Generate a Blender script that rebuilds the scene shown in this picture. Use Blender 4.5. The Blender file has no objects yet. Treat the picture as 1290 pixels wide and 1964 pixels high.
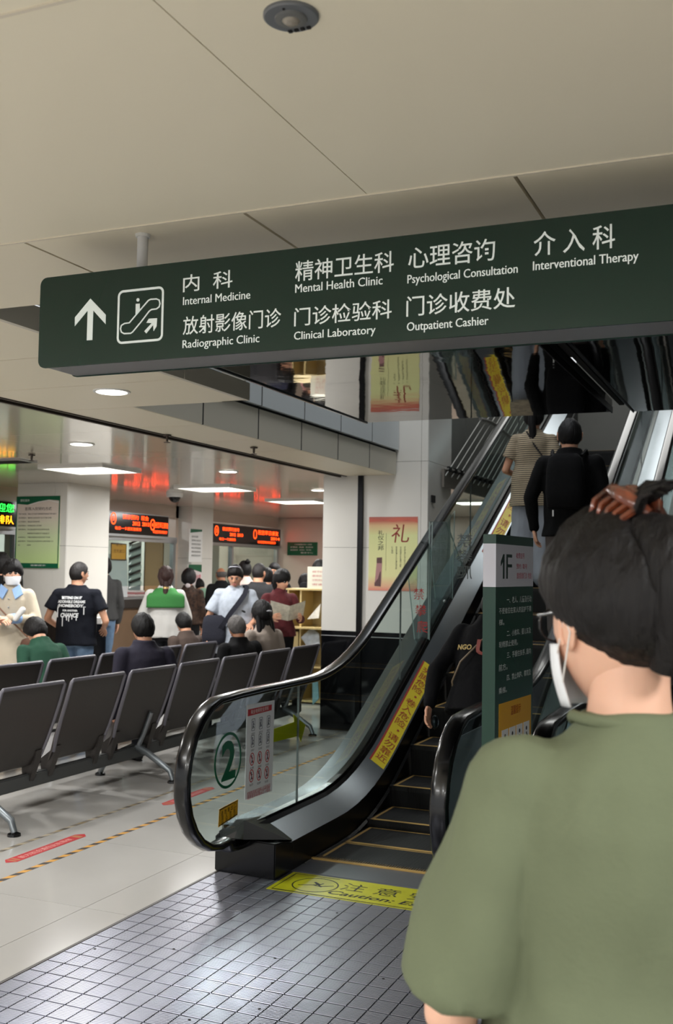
import bpy, bmesh, math, random
import numpy as np
from mathutils import Vector, Matrix, noise, Quaternion
random.seed(7)
scene = bpy.context.scene
C = scene.collection
def R(d): return math.radians(d)
def lin(c):
    return tuple((v/255/12.92 if v/255 <= .04045 else ((v/255+.055)/1.055)**2.4) for v in c)
# ------------------------------------------------------------------ camera, world, lights, exposure
FPX = 2013.5; CAM_H = 1.58
YAW, PITCH, ROLL = R(23.273), R(3.14), R(.8926)
_f = Vector((-math.sin(YAW)*math.cos(PITCH), math.cos(YAW)*math.cos(PITCH), math.sin(PITCH)))
_r = Vector((math.cos(YAW), math.sin(YAW), 0)); _u = _r.cross(_f)
_r, _u = math.cos(ROLL)*_r+math.sin(ROLL)*_u, -math.sin(ROLL)*_r+math.cos(ROLL)*_u
CAM = Vector((0, 0, CAM_H))
cd = bpy.data.cameras.new('camera'); cam = bpy.data.objects.new('camera', cd); C.objects.link(cam)
cd.sensor_fit = 'VERTICAL'; cd.sensor_height = 24; cd.lens = FPX/1964*24; cd.clip_start = .05; cd.clip_end = 200
cam.matrix_world = Matrix(((_r.x, _u.x, -_f.x, 0), (_r.y, _u.y, -_f.y, 0), (_r.z, _u.z, -_f.z, CAM_H), (0, 0, 0, 1)))
cd.dof.use_dof = True; cd.dof.focus_distance = 3.4; cd.dof.aperture_fstop = cd.lens/1000/.0055
scene.camera = cam
def ray(x, y): return _f+_r*((x-645)/FPX)-_u*((y-982)/FPX)
def at(x, y, ax, v):                     # a photograph pixel on the plane X / Y / Z = v, as a point in metres
    i = 'XYZ'.index(ax); d = ray(x, y); return CAM+d*((v-CAM[i])/d[i])
def atd(x, y, d): return CAM+ray(x, y)*d
w = bpy.data.worlds.new('world'); scene.world = w; w.use_nodes = True
bg = w.node_tree.nodes['Background']; bg.inputs[0].default_value = (*lin((224, 226, 228)), 1); bg.inputs[1].default_value = .95
scene.view_settings.view_transform = 'Standard'; scene.view_settings.look = 'None'
scene.view_settings.exposure = 0.24; scene.view_settings.gamma = 1; scene.view_settings.use_curve_mapping = False
scene.cycles.max_bounces = 8; scene.cycles.transparent_max_bounces = 16
scene.cycles.sample_clamp_indirect = 6
LK = 2.25
def area(loc, sx, sy, power, col=(251, 251, 250), rot=(0, 0, 0)):
    l = bpy.data.lights.new('ceiling_or_fill_light', 'AREA'); l.shape = 'RECTANGLE'; l.size = sx; l.size_y = sy
    l.energy = power*LK; l.color = lin(col)
    o = bpy.data.objects.new('ceiling_or_fill_light', l); o.location = loc; o.rotation_euler = rot; C.objects.link(o); return o
# the hall's ceiling lamps: over the waiting area, over the lobby behind the camera, plus added unseen ones
PANELS = [(-6.15, 8.3), (-6.15, 10.7), (-6.15, 13.0), (-6.15, 15.3), (-6.15, 5.9), (-6.15, 3.5)]
for x, y in PANELS: area((x, y, 2.485), .68, .58, 16)
DOWN = [(-3.3, 4.62), (-4.95, 6.56), (-4.95, 8.85), (-5.05, 11.2), (-3.3, 2.3)]
for x, y in DOWN: area((x, y, 2.49), .15, .15, 9)
area((-1.4, -1.2, 2.38), 1.2, .6, 33); area((-3.6, -1.5, 2.38), 1.2, .6, 33); area((-4.2, .8, 2.38), 1.2, .6, 17); area((.8, -2.2, 2.38), 1.2, .6, 34); area((1.1, .9, 2.38), .6, .6, 15)  # last lamp, at the right, is added to brighten the stickers on the glass
area((-2.6, 7.6, 6.3), 1.6, 4, 44, (236, 240, 244)); area((-2.0, 13.5, 6.4), 2.5, 2.5, 34, (236, 236, 232))  # unseen upper-floor lamps, added to brighten the fascia and the void wall
area((-9.8, 12.3, 2.48), .6, .6, 14); area((-9.8, 16.0, 2.48), .6, .6, 14)
# ------------------------------------------------------------------ materials
MATS = {}
def mat(name, col, rough=.5, metal=0, em=None, es=1, bump=0, bscale=60, bstretch=(1, 1, 1), var=0, vscale=3, spec=.5, coat=0, sss=0, col2=None):
    if name in MATS: return MATS[name]
    m = bpy.data.materials.new(name); m.use_nodes = True; nt = m.node_tree; N = nt.nodes; L = nt.links
    b = N['Principled BSDF']; c = (*lin(col), 1)
    b.inputs['Base Color'].default_value = c; b.inputs['Roughness'].default_value = rough; b.inputs['Metallic'].default_value = metal
    b.inputs['Specular IOR Level'].default_value = spec; b.inputs['Coat Weight'].default_value = coat; b.inputs['Coat Roughness'].default_value = .06
    if sss: b.inputs['Subsurface Weight'].default_value = sss; b.inputs['Subsurface Radius'].default_value = (.012, .005, .003)
    if em: b.inputs['Emission Color'].default_value = (*lin(em), 1); b.inputs['Emission Strength'].default_value = es
    if bump or var:
        tc = N.new('ShaderNodeTexCoord'); mp = N.new('ShaderNodeMapping'); mp.inputs['Scale'].default_value = bstretch
        L.new(tc.outputs['Object'], mp.inputs[0])
    if var:
        n = N.new('ShaderNodeTexNoise'); n.inputs['Scale'].default_value = vscale; n.inputs['Detail'].default_value = 6; L.new(tc.outputs['Object'], n.inputs[0])
        mx = N.new('ShaderNodeMix'); mx.data_type = 'RGBA'
        k = lin(col2) if col2 else tuple(v*(1-var) for v in c[:3])
        mx.inputs[6].default_value = c; mx.inputs[7].default_value = (*k, 1)
        rr = N.new('ShaderNodeMapRange'); rr.inputs[1].default_value = .35; rr.inputs[2].default_value = .7
        L.new(n.outputs[0], rr.inputs[0]); L.new(rr.outputs[0], mx.inputs[0]); L.new(mx.outputs[2], b.inputs['Base Color'])
    if bump:
        n = N.new('ShaderNodeTexNoise'); n.inputs['Scale'].default_value = bscale; n.inputs['Detail'].default_value = 4; L.new(mp.outputs[0], n.inputs[0])
        bp = N.new('ShaderNodeBump'); bp.inputs['Strength'].default_value = bump; bp.inputs['Distance'].default_value = .01
        L.new(n.outputs[0], bp.inputs['Height']); L.new(bp.outputs[0], b.inputs['Normal'])
    MATS[name] = m; return m
def glass(name, tint=(225, 235, 232), refl=1.0, ior=1.45):
    if name in MATS: return MATS[name]
    m = bpy.data.materials.new(name); m.use_nodes = True; nt = m.node_tree; N = nt.nodes; L = nt.links; N.remove(N['Principled BSDF'])
    o = N['Material Output']; t = N.new('ShaderNodeBsdfTransparent'); t.inputs[0].default_value = (*lin(tint), 1)
    g = N.new('ShaderNodeBsdfGlossy'); g.inputs['Roughness'].default_value = .01; f = N.new('ShaderNodeFresnel'); f.inputs[0].default_value = ior
    ge = N.new('ShaderNodeNewGeometry'); mm = N.new('ShaderNodeMath'); mm.operation = 'SUBTRACT'; mm.use_clamp = True; L.new(f.outputs[0], mm.inputs[0]); L.new(ge.outputs['Backfacing'], mm.inputs[1])
    mx = N.new('ShaderNodeMixShader'); L.new(mm.outputs[0], mx.inputs[0]); L.new(t.outputs[0], mx.inputs[1]); L.new(g.outputs[0], mx.inputs[2]); L.new(mx.outputs[0], o.inputs[0])
    MATS[name] = m; return m
def gradmat(name, stops, z0, z1, rough=.4, axis=2):     # printed colour gradient along an axis of the thing
    m = bpy.data.materials.new(name); m.use_nodes = True; nt = m.node_tree; N = nt.nodes; L = nt.links; b = N['Principled BSDF']; b.inputs['Roughness'].default_value = rough
    tc = N.new('ShaderNodeTexCoord'); sp = N.new('ShaderNodeSeparateXYZ'); mr = N.new('ShaderNodeMapRange'); cr = N.new('ShaderNodeValToRGB')
    mr.inputs[1].default_value = z0; mr.inputs[2].default_value = z1
    L.new(tc.outputs['Object'], sp.inputs[0]); L.new(sp.outputs[axis], mr.inputs[0]); L.new(mr.outputs[0], cr.inputs[0]); L.new(cr.outputs[0], b.inputs['Base Color'])
    e = cr.color_ramp.elements
    while len(e) < len(stops): e.new(.5)
    for k, (p, c) in enumerate(stops): e[k].position = p; e[k].color = (*lin(c), 1)
    return m
# ------------------------------------------------------------------ mesh helpers
class MB:
    def __init__(s): s.v = []; s.f = []
    def add(s, V, F):
        n = len(s.v); s.v += [Vector(p) for p in V]; s.f += [tuple(i+n for i in f) for f in F]; return s
    def box(s, x0, x1, y0, y1, z0, z1):
        return s.add([(x, y, z) for z in (z0, z1) for y in (y0, y1) for x in (x0, x1)],
                     [(0, 2, 3, 1), (4, 5, 7, 6), (0, 1, 5, 4), (2, 6, 7, 3), (0, 4, 6, 2), (1, 3, 7, 5)])
    def prism(s, P, F, d0=0, d1=.01):      # polygon in the (s,t) frame F, between two depths along its normal
        n = len(P); ar = sum(P[i][0]*P[(i+1) % n][1]-P[(i+1) % n][0]*P[i][1] for i in range(n))
        if ar < 0: P = P[::-1]
        V = [F(a, b, d0) for a, b in P]+[F(a, b, d1) for a, b in P]
        return s.add(V, [tuple(range(n-1, -1, -1)), tuple(range(n, 2*n))]+[(i, (i+1) % n, n+(i+1) % n, n+i) for i in range(n)])
    def rect(s, F, a0, a1, b0, b1, d0=0, d1=.01): return s.prism([(a0, b0), (a1, b0), (a1, b1), (a0, b1)], F, d0, d1)
    def stroke(s, F, pts, wd, d0=0, d1=.001, closed=False):
        n = len(pts); P = [Vector(p) for p in pts]; m = n if closed else n-1
        Lf, Rt = [], []
        for i in range(n):
            a = P[(i-1) % n] if (closed or i) else P[i]; b = P[(i+1) % n] if (closed or i < n-1) else P[i]
            t = (b-a).normalized() if (b-a).length > 1e-9 else Vector((1, 0)); nn = Vector((-t.y, t.x))
            e = P[(i+1) % n]-P[i] if (closed or i < n-1) else P[i]-P[i-1]
            e = e.normalized(); k = 1/max(.5, abs(e.dot(t)))
            Lf.append(P[i]+nn*wd/2*k); Rt.append(P[i]-nn*wd/2*k)
        for i in range(m):
            j = (i+1) % n; s.prism([tuple(Lf[i]), tuple(Lf[j]), tuple(Rt[j]), tuple(Rt[i])], F, d0, d1)
        return s
    def tube(s, P, r, seg=8, caps=True):
        P = [Vector(p) for p in P]; rr = r if isinstance(r, (list, tuple)) else [r]*len(P)
        rings = []; up = None
        for i, p in enumerate(P):
            t = (P[min(i+1, len(P)-1)]-P[max(i-1, 0)]).normalized()
            if up is None: up = t.orthogonal().normalized()
            up = (up-t*up.dot(t)); up = up.normalized() if up.length > 1e-6 else t.orthogonal().normalized(); q = t.cross(up)
            rings.append((p, up*rr[i], q*rr[i]))
        return s.loft(rings, seg, caps)
    def loft(s, rings, seg=12, caps=True, power=1.0):
        V = []; n = len(rings)
        for c, a, b in rings:
            c, a, b = Vector(c), Vector(a), Vector(b)
            for k in range(seg):
                th = 2*math.pi*k/seg; co, si = math.cos(th), math.sin(th)
                if power != 1: co = math.copysign(abs(co)**power, co); si = math.copysign(abs(si)**power, si)
                V.append(c+a*co+b*si)
        F = [(i*seg+k, i*seg+(k+1) % seg, (i+1)*seg+(k+1) % seg, (i+1)*seg+k) for i in range(n-1) for k in range(seg)]
        if caps: F += [tuple(range(seg-1, -1, -1)), tuple((n-1)*seg+k for k in range(seg))]
        return s.add(V, F)
    def cap(s, p0, r0, p1, r1, seg=10, fl=1):          # tapered capsule
        p0, p1 = Vector(p0), Vector(p1); t = (p1-p0); t = t.normalized() if t.length > 1e-6 else Vector((0, 0, 1))
        a = t.orthogonal().normalized(); b = t.cross(a); R_ = []
        for k in (80, 55, 28): R_.append((p0-t*r0*math.sin(R(k)), a*r0*math.cos(R(k)), b*r0*math.cos(R(k))))
        R_ += [(p0, a*r0, b*r0), (p1, a*r1, b*r1)]
        for k in (28, 55, 80): R_.append((p1+t*r1*math.sin(R(k)), a*r1*math.cos(R(k)), b*r1*math.cos(R(k))))
        return s.loft(R_, seg)
    def ell(s, c, ax, ay, az, seg=14, n=9):            # ellipsoid with axis vectors
        c, ax, ay, az = Vector(c), Vector(ax), Vector(ay), Vector(az)
        R_ = [(c+az*math.sin(t), ax*math.cos(t), ay*math.cos(t)) for t in [R(-86+172*i/(n-1)) for i in range(n)]]
        return s.loft(R_, seg)
    def sph(s, c, r, seg=12, n=8): return s.ell(c, (r, 0, 0), (0, r, 0), (0, 0, r), seg, n)
    def strip(s, A, B, th):                             # solid band between two equally long 3-D polylines
        n = len(A); A = [Vector(p) for p in A]; B = [Vector(p) for p in B]; V = []
        for i in range(n):
            t = A[min(i+1, n-1)]-A[max(i-1, 0)]; nn = t.cross(B[i]-A[i]).normalized()*th
            V += [A[i], B[i], B[i]+nn, A[i]+nn]
        F = []
        for i in range(n-1):
            for k in range(4): F.append((4*i+k, 4*i+(k+1) % 4, 4*(i+1)+(k+1) % 4, 4*(i+1)+k))
        F += [(3, 2, 1, 0), tuple(4*(n-1)+k for k in range(4))]
        return s.add(V, F)
    def mesh(s, name, m=None, off=(0, 0, 0), smooth=False, fix=True):
        me = bpy.data.meshes.new(name); o = Vector(off); me.from_pydata([p-o for p in s.v], [], s.f)
        if fix:
            bm = bmesh.new(); bm.from_mesh(me); bmesh.ops.recalc_face_normals(bm, faces=bm.faces); bm.to_mesh(me); bm.free()
        if smooth:
            me.polygons.foreach_set('use_smooth', [True]*len(me.polygons))
            try: me.set_sharp_from_angle(angle=R(smooth if smooth > 1 else 50))
            except Exception: pass
        if m: me.materials.append(m)
        return me
    def build(s, name, m, parent=None, world=True, smooth=False, bevel=0, fix=True, **kw):
        off = Vector((0, 0, 0)); p = parent
        while world and p: off += p.location; p = p.parent
        me = s.mesh(name, m, off, smooth, fix)
        if bevel:
            bm = bmesh.new(); bm.from_mesh(me)
            es = [e for e in bm.edges if len(e.link_faces) == 2 and e.calc_face_angle(0) > .6]
            bmesh.ops.bevel(bm, geom=es, offset=bevel, segments=2, affect='EDGES', clamp_overlap=True); bm.to_mesh(me); bm.free()
        return link(name, me, parent, **kw)
def link(name, me, parent=None, label=None, cat=None, group=None, kind=None):
    o = bpy.data.objects.new(name, me); C.objects.link(o)
    if parent: o.parent = parent
    return tag(o, label, cat, group, kind)
def tag(o, label=None, cat=None, group=None, kind=None):
    if label: o['label'] = label
    if cat: o['category'] = cat
    if group: o['group'] = group
    if kind: o['kind'] = kind
    return o
def empty(name, loc=(0, 0, 0), label=None, cat=None, group=None, rz=0, kind=None):
    o = bpy.data.objects.new(name, None); C.objects.link(o); o.location = loc; o.rotation_euler = (0, 0, rz); o.empty_display_size = .1
    return tag(o, label, cat, group, kind)
def copy_tree(o, parent=None):
    c = o.copy(); C.objects.link(c); c.parent = parent
    for ch in list(o.children): copy_tree(ch, c)
    return c
def frame(O, u, v):
    O, u, v = Vector(O), Vector(u).normalized(), Vector(v).normalized(); n = u.cross(v)
    F = lambda a, b, d=0: O+u*a+v*b+n*d
    F.n = n; return F
def FY(y): return frame((0, y, 0), (1, 0, 0), (0, 0, 1))          # faces -Y: (s,t) = (x,z)
def FX(x): return frame((x, 0, 0), (0, 1, 0), (0, 0, 1))          # faces +X: (s,t) = (y,z)
FZ = frame((0, 0, 0), (1, 0, 0), (0, 1, 0))                        # faces up
_T = {}
def glyphs(txt, bold=0, shear=0):
    if any(ord(c) > 0x2000 for c in txt): bold = bold if bold == .006 else 0
    k = (txt, bold, shear)
    if k not in _T:
        cu = bpy.data.curves.new('lettering', 'FONT'); cu.body = txt; cu.size = 1; cu.resolution_u = 3; cu.offset = bold; cu.shear = shear
        o = bpy.data.objects.new('lettering', cu); C.objects.link(o); dg = bpy.context.evaluated_depsgraph_get(); dg.update()
        me = o.evaluated_get(dg).to_mesh(); V = [tuple(v.co) for v in me.vertices]; F = [tuple(p.vertices) for p in me.polygons]
        o.evaluated_get(dg).to_mesh_clear(); bpy.data.objects.remove(o); bpy.data.curves.remove(cu); _T[k] = (V, F)
    return _T[k]
def text(mb, F, txt, a0, a1, b0, b1, d=.0012, bold=.012, base=False, shear=0, mirror=False, vert=False):
    """fit txt in the box a0..a1, b0..b1 of frame F; base: b0 is the baseline; vert: one glyph under another"""
    if vert:
        n = len(txt); h = (b1-b0)/n
        for i, ch in enumerate(txt): text(mb, F, ch, a0, a1, b1-(i+.94)*h, b1-(i+.06)*h, d, bold)
        return
    V, Fc = glyphs(txt, bold, shear)
    if not V: return
    x0 = min(v[0] for v in V); x1 = max(v[0] for v in V); y0 = 0 if base else min(v[1] for v in V); y1 = max(v[1] for v in V)
    sx = (a1-a0)/max(1e-6, x1-x0); sy = (b1-b0)/max(1e-6, y1-y0)
    mb.add([F((a1-(v[0]-x0)*sx) if mirror else (a0+(v[0]-x0)*sx), b0+(v[1]-y0)*sy, d) for v in V], Fc)
def lettering(items, F, m, parent, name='lettering', **kw):
    mb = MB()
    for it in items:
        o = dict(it[5]) if len(it) > 5 else {}
        text(mb, F, it[0], *it[1:5], **o)
    return mb.build(name, m, parent, fix=False, **kw)
def circ(cx, cy, rx, ry=None, n=32): ry = ry or rx; return [(cx+rx*math.cos(2*math.pi*k/n), cy+ry*math.sin(2*math.pi*k/n)) for k in range(n)]
def rrect(x0, x1, y0, y1, r, n=5):
    P = []
    for cx, cy, a in ((x1-r, y0+r, -90), (x1-r, y1-r, 0), (x0+r, y1-r, 90), (x0+r, y0+r, 180)):
        P += [(cx+r*math.cos(R(a+90*k/n)), cy+r*math.sin(R(a+90*k/n))) for k in range(n+1)]
    return P
def remesh(mb, voxel, smooth_it=2):
    me = mb.mesh('m'); o = bpy.data.objects.new('m', me); C.objects.link(o)
    md = o.modifiers.new('r', 'REMESH'); md.mode = 'VOXEL'; md.voxel_size = voxel
    if smooth_it: sm = o.modifiers.new('s', 'SMOOTH'); sm.factor = .5; sm.iterations = smooth_it
    dg = bpy.context.evaluated_depsgraph_get(); dg.update()
    out = bpy.data.meshes.new_from_object(o.evaluated_get(dg)); bpy.data.objects.remove(o); bpy.data.meshes.remove(me)
    out.polygons.foreach_set('use_smooth', [True]*len(out.polygons)); return out
# ------------------------------------------------------------------ the setting
M = dict(
 ceil=mat('ceiling_panel_paint', (240, 231, 208), .42, bump=.03, bscale=3), ceil2=mat('glossy_ceiling_panel', (205, 198, 184), .16, spec=.6, coat=.4, bump=.012, bscale=2),
 dark=mat('dark_gap', (22, 20, 19), .8), fasc=mat('fascia_olive_grey', (212, 206, 190), .4), fasc2=mat('fascia_cool_light_tint', (214, 220, 222), .38),  # fasc2: the void's cool light is put into the colour as a blue tint
 tile=mat('cream_stone_floor', (184, 181, 176), .13, spec=.5, var=.06, vscale=1.6, bump=.008, bscale=4), grout=mat('floor_grout', (170, 162, 150), .8),
 wallc=mat('cream_wall_panel', (222, 219, 212), .22, spec=.5, var=.05, vscale=2, bump=.01, bscale=8), wallp=mat('pinkish_wall_tile', (214, 196, 180), .25, var=.04),
 grey=mat('grey_metal_panel', (116, 117, 113), .4, metal=.15, var=.15, vscale=1.2), black=mat('polished_black_stone', (14, 15, 18), .08, spec=.6, var=.4, vscale=9),
 brown=mat('brown_stone_front', (122, 98, 76), .3, var=.15, vscale=5), steel=mat('brushed_steel', (168, 172, 174), .28, metal=1, bump=.03, bscale=30, bstretch=(1, .04, 1)),
 mirror=mat('dark_mirror_steel', (120, 118, 114), .035, metal=1, bump=.3, bscale=1.3), silver=mat('silver_frame', (186, 188, 190), .3, metal=.8),
 white=mat('white_print', (232, 232, 230), .5), blk=mat('black_print', (18, 18, 20), .5), bronze=mat('bronze_groove', (74, 64, 56), .5, metal=.4), joint=mat('metal_joint_strip', (26, 26, 27), .3, metal=.8),
 lamp=mat('lamp_diffuser', (255, 250, 240), .5, em=(255, 250, 238), es=9), lampw=mat('panel_lamp_diffuser', (255, 250, 240), .5, em=(255, 250, 236), es=4.5),
 grn=mat('green_print', (0, 92, 60), .4), gold=mat('brass_plaque', (196, 150, 40), .4), green=mat('sign_green', (11, 46, 35), .22, spec=.5), frost=mat('frosted_glass_panel', (222, 226, 228), .3))
floor = MB().box(-13, 4, -6, 20, -.12, -.006).build('floor', M['grout'], kind='structure')
tm = MB().box(0, .997, 0, .997, -.006, 0).mesh('tile', M['tile'])
for i in range(-11, 2):
    for j in range(2, 18):
        o = link('tile', tm, floor); o.location = (i, j+.1, 0)
for a in ((-13, -11, -6, 20), (2, 4, -6, 20), (-11, 2, -6, 2.1), (-11, 2, 18.1, 20)): MB().box(a[0], a[1]-.003, a[2], a[3], -.006, 0).build('tile', M['tile'], floor)
# ceilings
ZC = 2.51
def rowed(parent, name, m, X, Y, z0, z1, gap=.004, skip=()):
    for i in range(len(X)-1):
        for j in range(len(Y)-1):
            if (i, j) in skip: continue
            MB().box(X[i]+gap, X[i+1]-gap, Y[j]+gap, Y[j+1]-gap, z0, z1).build(name, m, parent)
ceil = MB().box(-13, 4, -6, 2.245, ZC+.02, ZC+.06).box(-13, -2.745, 2.245, 5.12, ZC+.02, ZC+.06).box(-13, -3.51, 5.12, 20, ZC+.02, ZC+.06).box(-2.745, 2.0, 2.245, 2.985, ZC+.02, ZC+.06).build('ceiling', M['dark'], kind='structure')
XJ = [-5.7, -4.5, -3.3, -2.1, -.9, .3, 1.5, 2.7, 3.9]
rowed(ceil, 'ceiling_panel', M['ceil'], XJ, [-5.9, -4.46, -3.5, -2.55, -1.59, -.63, .33, 1.29, 2.25], 2.46, ZC+.02, .0013)
MB().box(-12, 3.9, 2.244, 2.2515, 2.457, 2.475).build('edge_trim', mat('trim_cream', (222, 212, 192), .4), ceil)
MB().box(-12, 3.9, 1.285, 1.293, 2.457, 2.462).build('edge_trim', MATS['trim_cream'], ceil)
YB = [2.25, 3.0, 3.76, 4.43, 5.12, 5.91, 6.69, 7.42, 8.15, 8.88, 9.6]
rowed(ceil, 'ceiling_panel', M['ceil'], [-2.745, -2.02, -1.303, -.583, .137, .857, 1.577], [2.25, 2.99], ZC, ZC+.02, .005)
rowed(ceil, 'ceiling_panel', M['ceil'], [-4.02, -2.745], YB[:5], ZC, ZC+.02, .0045)
rowed(ceil, 'ceiling_panel', M['ceil'], [-4.02, -3.505], YB[4:], ZC, ZC+.02, .0045)
rowed(ceil, 'ceiling_panel', M['ceil2'], [-11.35, -10.15, -8.95, -7.75, -6.55, -5.35, -4.11], [2.25+1.25*k for k in range(13)], ZC, ZC+.02, .0015)
rowed(ceil, 'ceiling_panel', M['ceil2'], [-4.11, -3.16], [10.7, 12.25, 13.5, 14.75, 16, 17.3], ZC, ZC+.02, .0015)
MB().box(-4.11, -4.085, 2.25, 9.6, ZC-.012, ZC+.02).box(-4.04, -4.02, 2.25, 9.6, ZC-.006, ZC+.02).build('ceiling_groove_trim', M['bronze'], ceil)
# stepped beam beside the opening
beam = MB().box(-3.9, -3.515, 5.12, 9.6, ZC+.065, 6.5).build('beam', M['dark'], kind='structure')
YF = YB[4:]
for j in range(len(YF)-1):
    MB().box(-3.53, -3.50, YF[j]+.009, YF[j+1]-.009, 2.512, 2.73).build('fascia_panel', M['fasc'], beam)
    MB().box(-3.53, -3.475, YF[j]+.009, YF[j+1]-.009, 2.752, 3.12).build('fascia_panel', M['fasc2'], beam)
    if j: MB().box(-3.52, -3.501, YF[j]-.0088, YF[j]+.0088, 2.512, 2.73).box(-3.52, -3.477, YF[j]-.0088, YF[j]+.0088, 2.752, 3.12).build('joint_gasket', M['dark'], beam)
    for z in (3.135, 4.1, 5.05): MB().box(-3.53, -3.475, YF[j]+.009, YF[j+1]-.009, z, z+.94).build('fascia_panel', M['fasc2'], beam)
block = MB().box(-2.9, -2.755, 2.99, 5.10, ZC+.065, 2.615).build('opening_edge', M['dark'], kind='structure')
for j in range(1, 4): MB().box(-2.76, -2.735, YB[j]+.004, YB[j+1]-.004, ZC-.001, 2.606).build('fascia_panel', M['fasc'], block)
MB().box(-2.905, -2.76, 5.1, 5.115, ZC, 2.9).build('fascia_panel', M['fasc'], block)
# mirrored soffit over the escalator
sof = empty('mirrored_soffit', (-1.9, 5, 2.62), kind='structure')
MB().box(-2.725, -1.03, 3.02, 6.85, 2.62, 2.70).build('mirror_panel', M['mirror'], sof)
MB().box(-.90, 1.4, 3.02, 6.88, 2.62, 2.70).build('mirror_panel', M['mirror'], sof)
MB().box(-2.735, -2.722, 3.02, 6.86, 2.612, 2.70).build('edge_trim', M['steel'], sof)
MB().box(-1.03, -.90, 3.02, 6.85, 2.74, 2.95).box(-.985, -.955, 3.02, 6.85, 2.66, 2.74).build('slot_beam', M['dark'], sof)
MB().box(-1.034, -1.026, 3.02, 6.85, 2.612, 2.65).box(-.904, -.896, 3.02, 6.88, 2.612, 2.65).build('edge_trim', M['joint'], sof)
MB().box(-2.72, 1.4, 2.99, 6.7, 2.96, 3.2).build('upper_floor_slab', M['dark'], kind='structure')
# walls
wr = MB().box(1.4, 1.6, -6, 20, 0, 7).build('wall_right', M['grey'], kind='structure')
wf = MB().box(-3.2, 1.6, 17.4, 17.6, 0, 7).build('wall_back_upper', M['grey'], kind='structure')
MB().box(-3.9, 1.6, 5, 17.6, 6.5, 6.7).build('ceiling_upper', M['grey'], kind='structure')
wb = MB().box(-10.7, -3.0, 17.32, 17.42, 0, 2.6).build('wall_back', M['wallp'], kind='structure')
for i in range(8):
    for z0, z1 in ((.0, .9), (.904, 1.80), (1.804, 2.505)): MB().box(-10.6+.95*i+.002, -10.6+.95*(i+1)-.002, 17.3, 17.325, z0, z1).build('wall_tile', M['wallp'], wb)
# upper floor edge, side wall and stair cables beyond the pillar
us = MB().box(-4.2, -3.16, 10.75, 17.3, 2.53, 2.62).build('upper_floor_edge', M['dark'], kind='structure')
MB().box(-3.165, -3.14, 10.0, 17.3, 2.42, 2.60).build('fascia_panel', mat('dark_fascia', (120, 114, 106), .4), us)
uw = MB().box(-3.6, -3.32, 10.3, 17.3, 2.62, 6.5).build('wall_upper_left', M['dark'], kind='structure')
yy = 10.3
for k in range(7):
    for z in (2.62, 3.7, 4.8): MB().box(-3.325, -3.30, yy+.006, yy+.99, z, z+1.07).build('wall_panel', M['grey'], uw)
    yy += 1.0
rail = empty('stair_cable_railing', (-3.12, 10.2, 2.6), 'slanting steel cable railing above the floor edge behind the pillar', 'railing')
MB().tube([(-3.12, 10.05, 2.605), (-3.12, 13.4, 2.66)], .012).build('lower_bar', mat('bar_grey', (120, 118, 114), .4), rail)
MB().tube([(-3.12, 11.25+.25*k, 3.27+.03*math.sin(k*.8)) for k in range(10)], .02).build('clamp_bar', MATS['bar_grey'], rail)
for k in range(9):
    y = 10.1+.2*k; MB().tube([(-3.12, y-.12, 2.53), (-3.12, y+2.6, 2.61+2.6*.565)], .006, 6).build('cable', mat('cable_pale', (186, 186, 180), .35, metal=.2), rail, smooth=True)
    MB().box(-3.135, -3.105, y-.03, y+.05, 2.58, 2.63).build('cable_clamp', M['joint'], rail)
# pillars
def pillar(name, x0, x1, y0, y1, xs, zs, m, zdark, h, dark=True):
    p = MB().box(x0+.012, x1-.012, y0+.012, y1-.012, 0, h).build(name, M['dark'], kind='structure')
    for i in range(len(xs)-1):
        for j in range(len(zs)-1):
            mm = M['black'] if zs[j+1] <= zdark+.01 else m
            MB().box(xs[i]+.0015, xs[i+1]-.0015, y0, y0+.012, zs[j]+.0015, zs[j+1]-.0015).build('wall_tile', mm, p)
    for j in range(len(zs)-1):
        mm = M['black'] if zs[j+1] <= zdark+.01 else m
        for a, b in ((x1-.012, x1), (x0, x0+.012)): MB().box(a, b, y0+.014, y1, zs[j]+.0015, zs[j+1]-.0015).build('wall_tile', mm, p)
    return p
p1 = pillar('pillar_by_escalator', -4.275, -3.175, 9.6, 10.35, [-4.275, -3.895, -3.84, -3.245, -3.175], [0, .3, .62, .93, .975, 1.80, 2.64, 3.5, 4.4, 5.4, 6.5], M['wallc'], .975, 6.5)
MB().box(-3.893, -3.842, 9.575, 9.6, 0, 2.53).build('joint_strip', M['joint'], p1)
MB().box(-4.275, -3.175, 9.594, 9.5995, .924, .932).build('edge_trim', M['silver'], p1)
p2 = pillar('pillar_with_notice', -8.13, -7.43, 9.62, 10.42, [-8.13, -7.60, -7.43], [0, .5, .95, 1.80, 2.51], M['wallc'], .95, 2.51)
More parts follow.
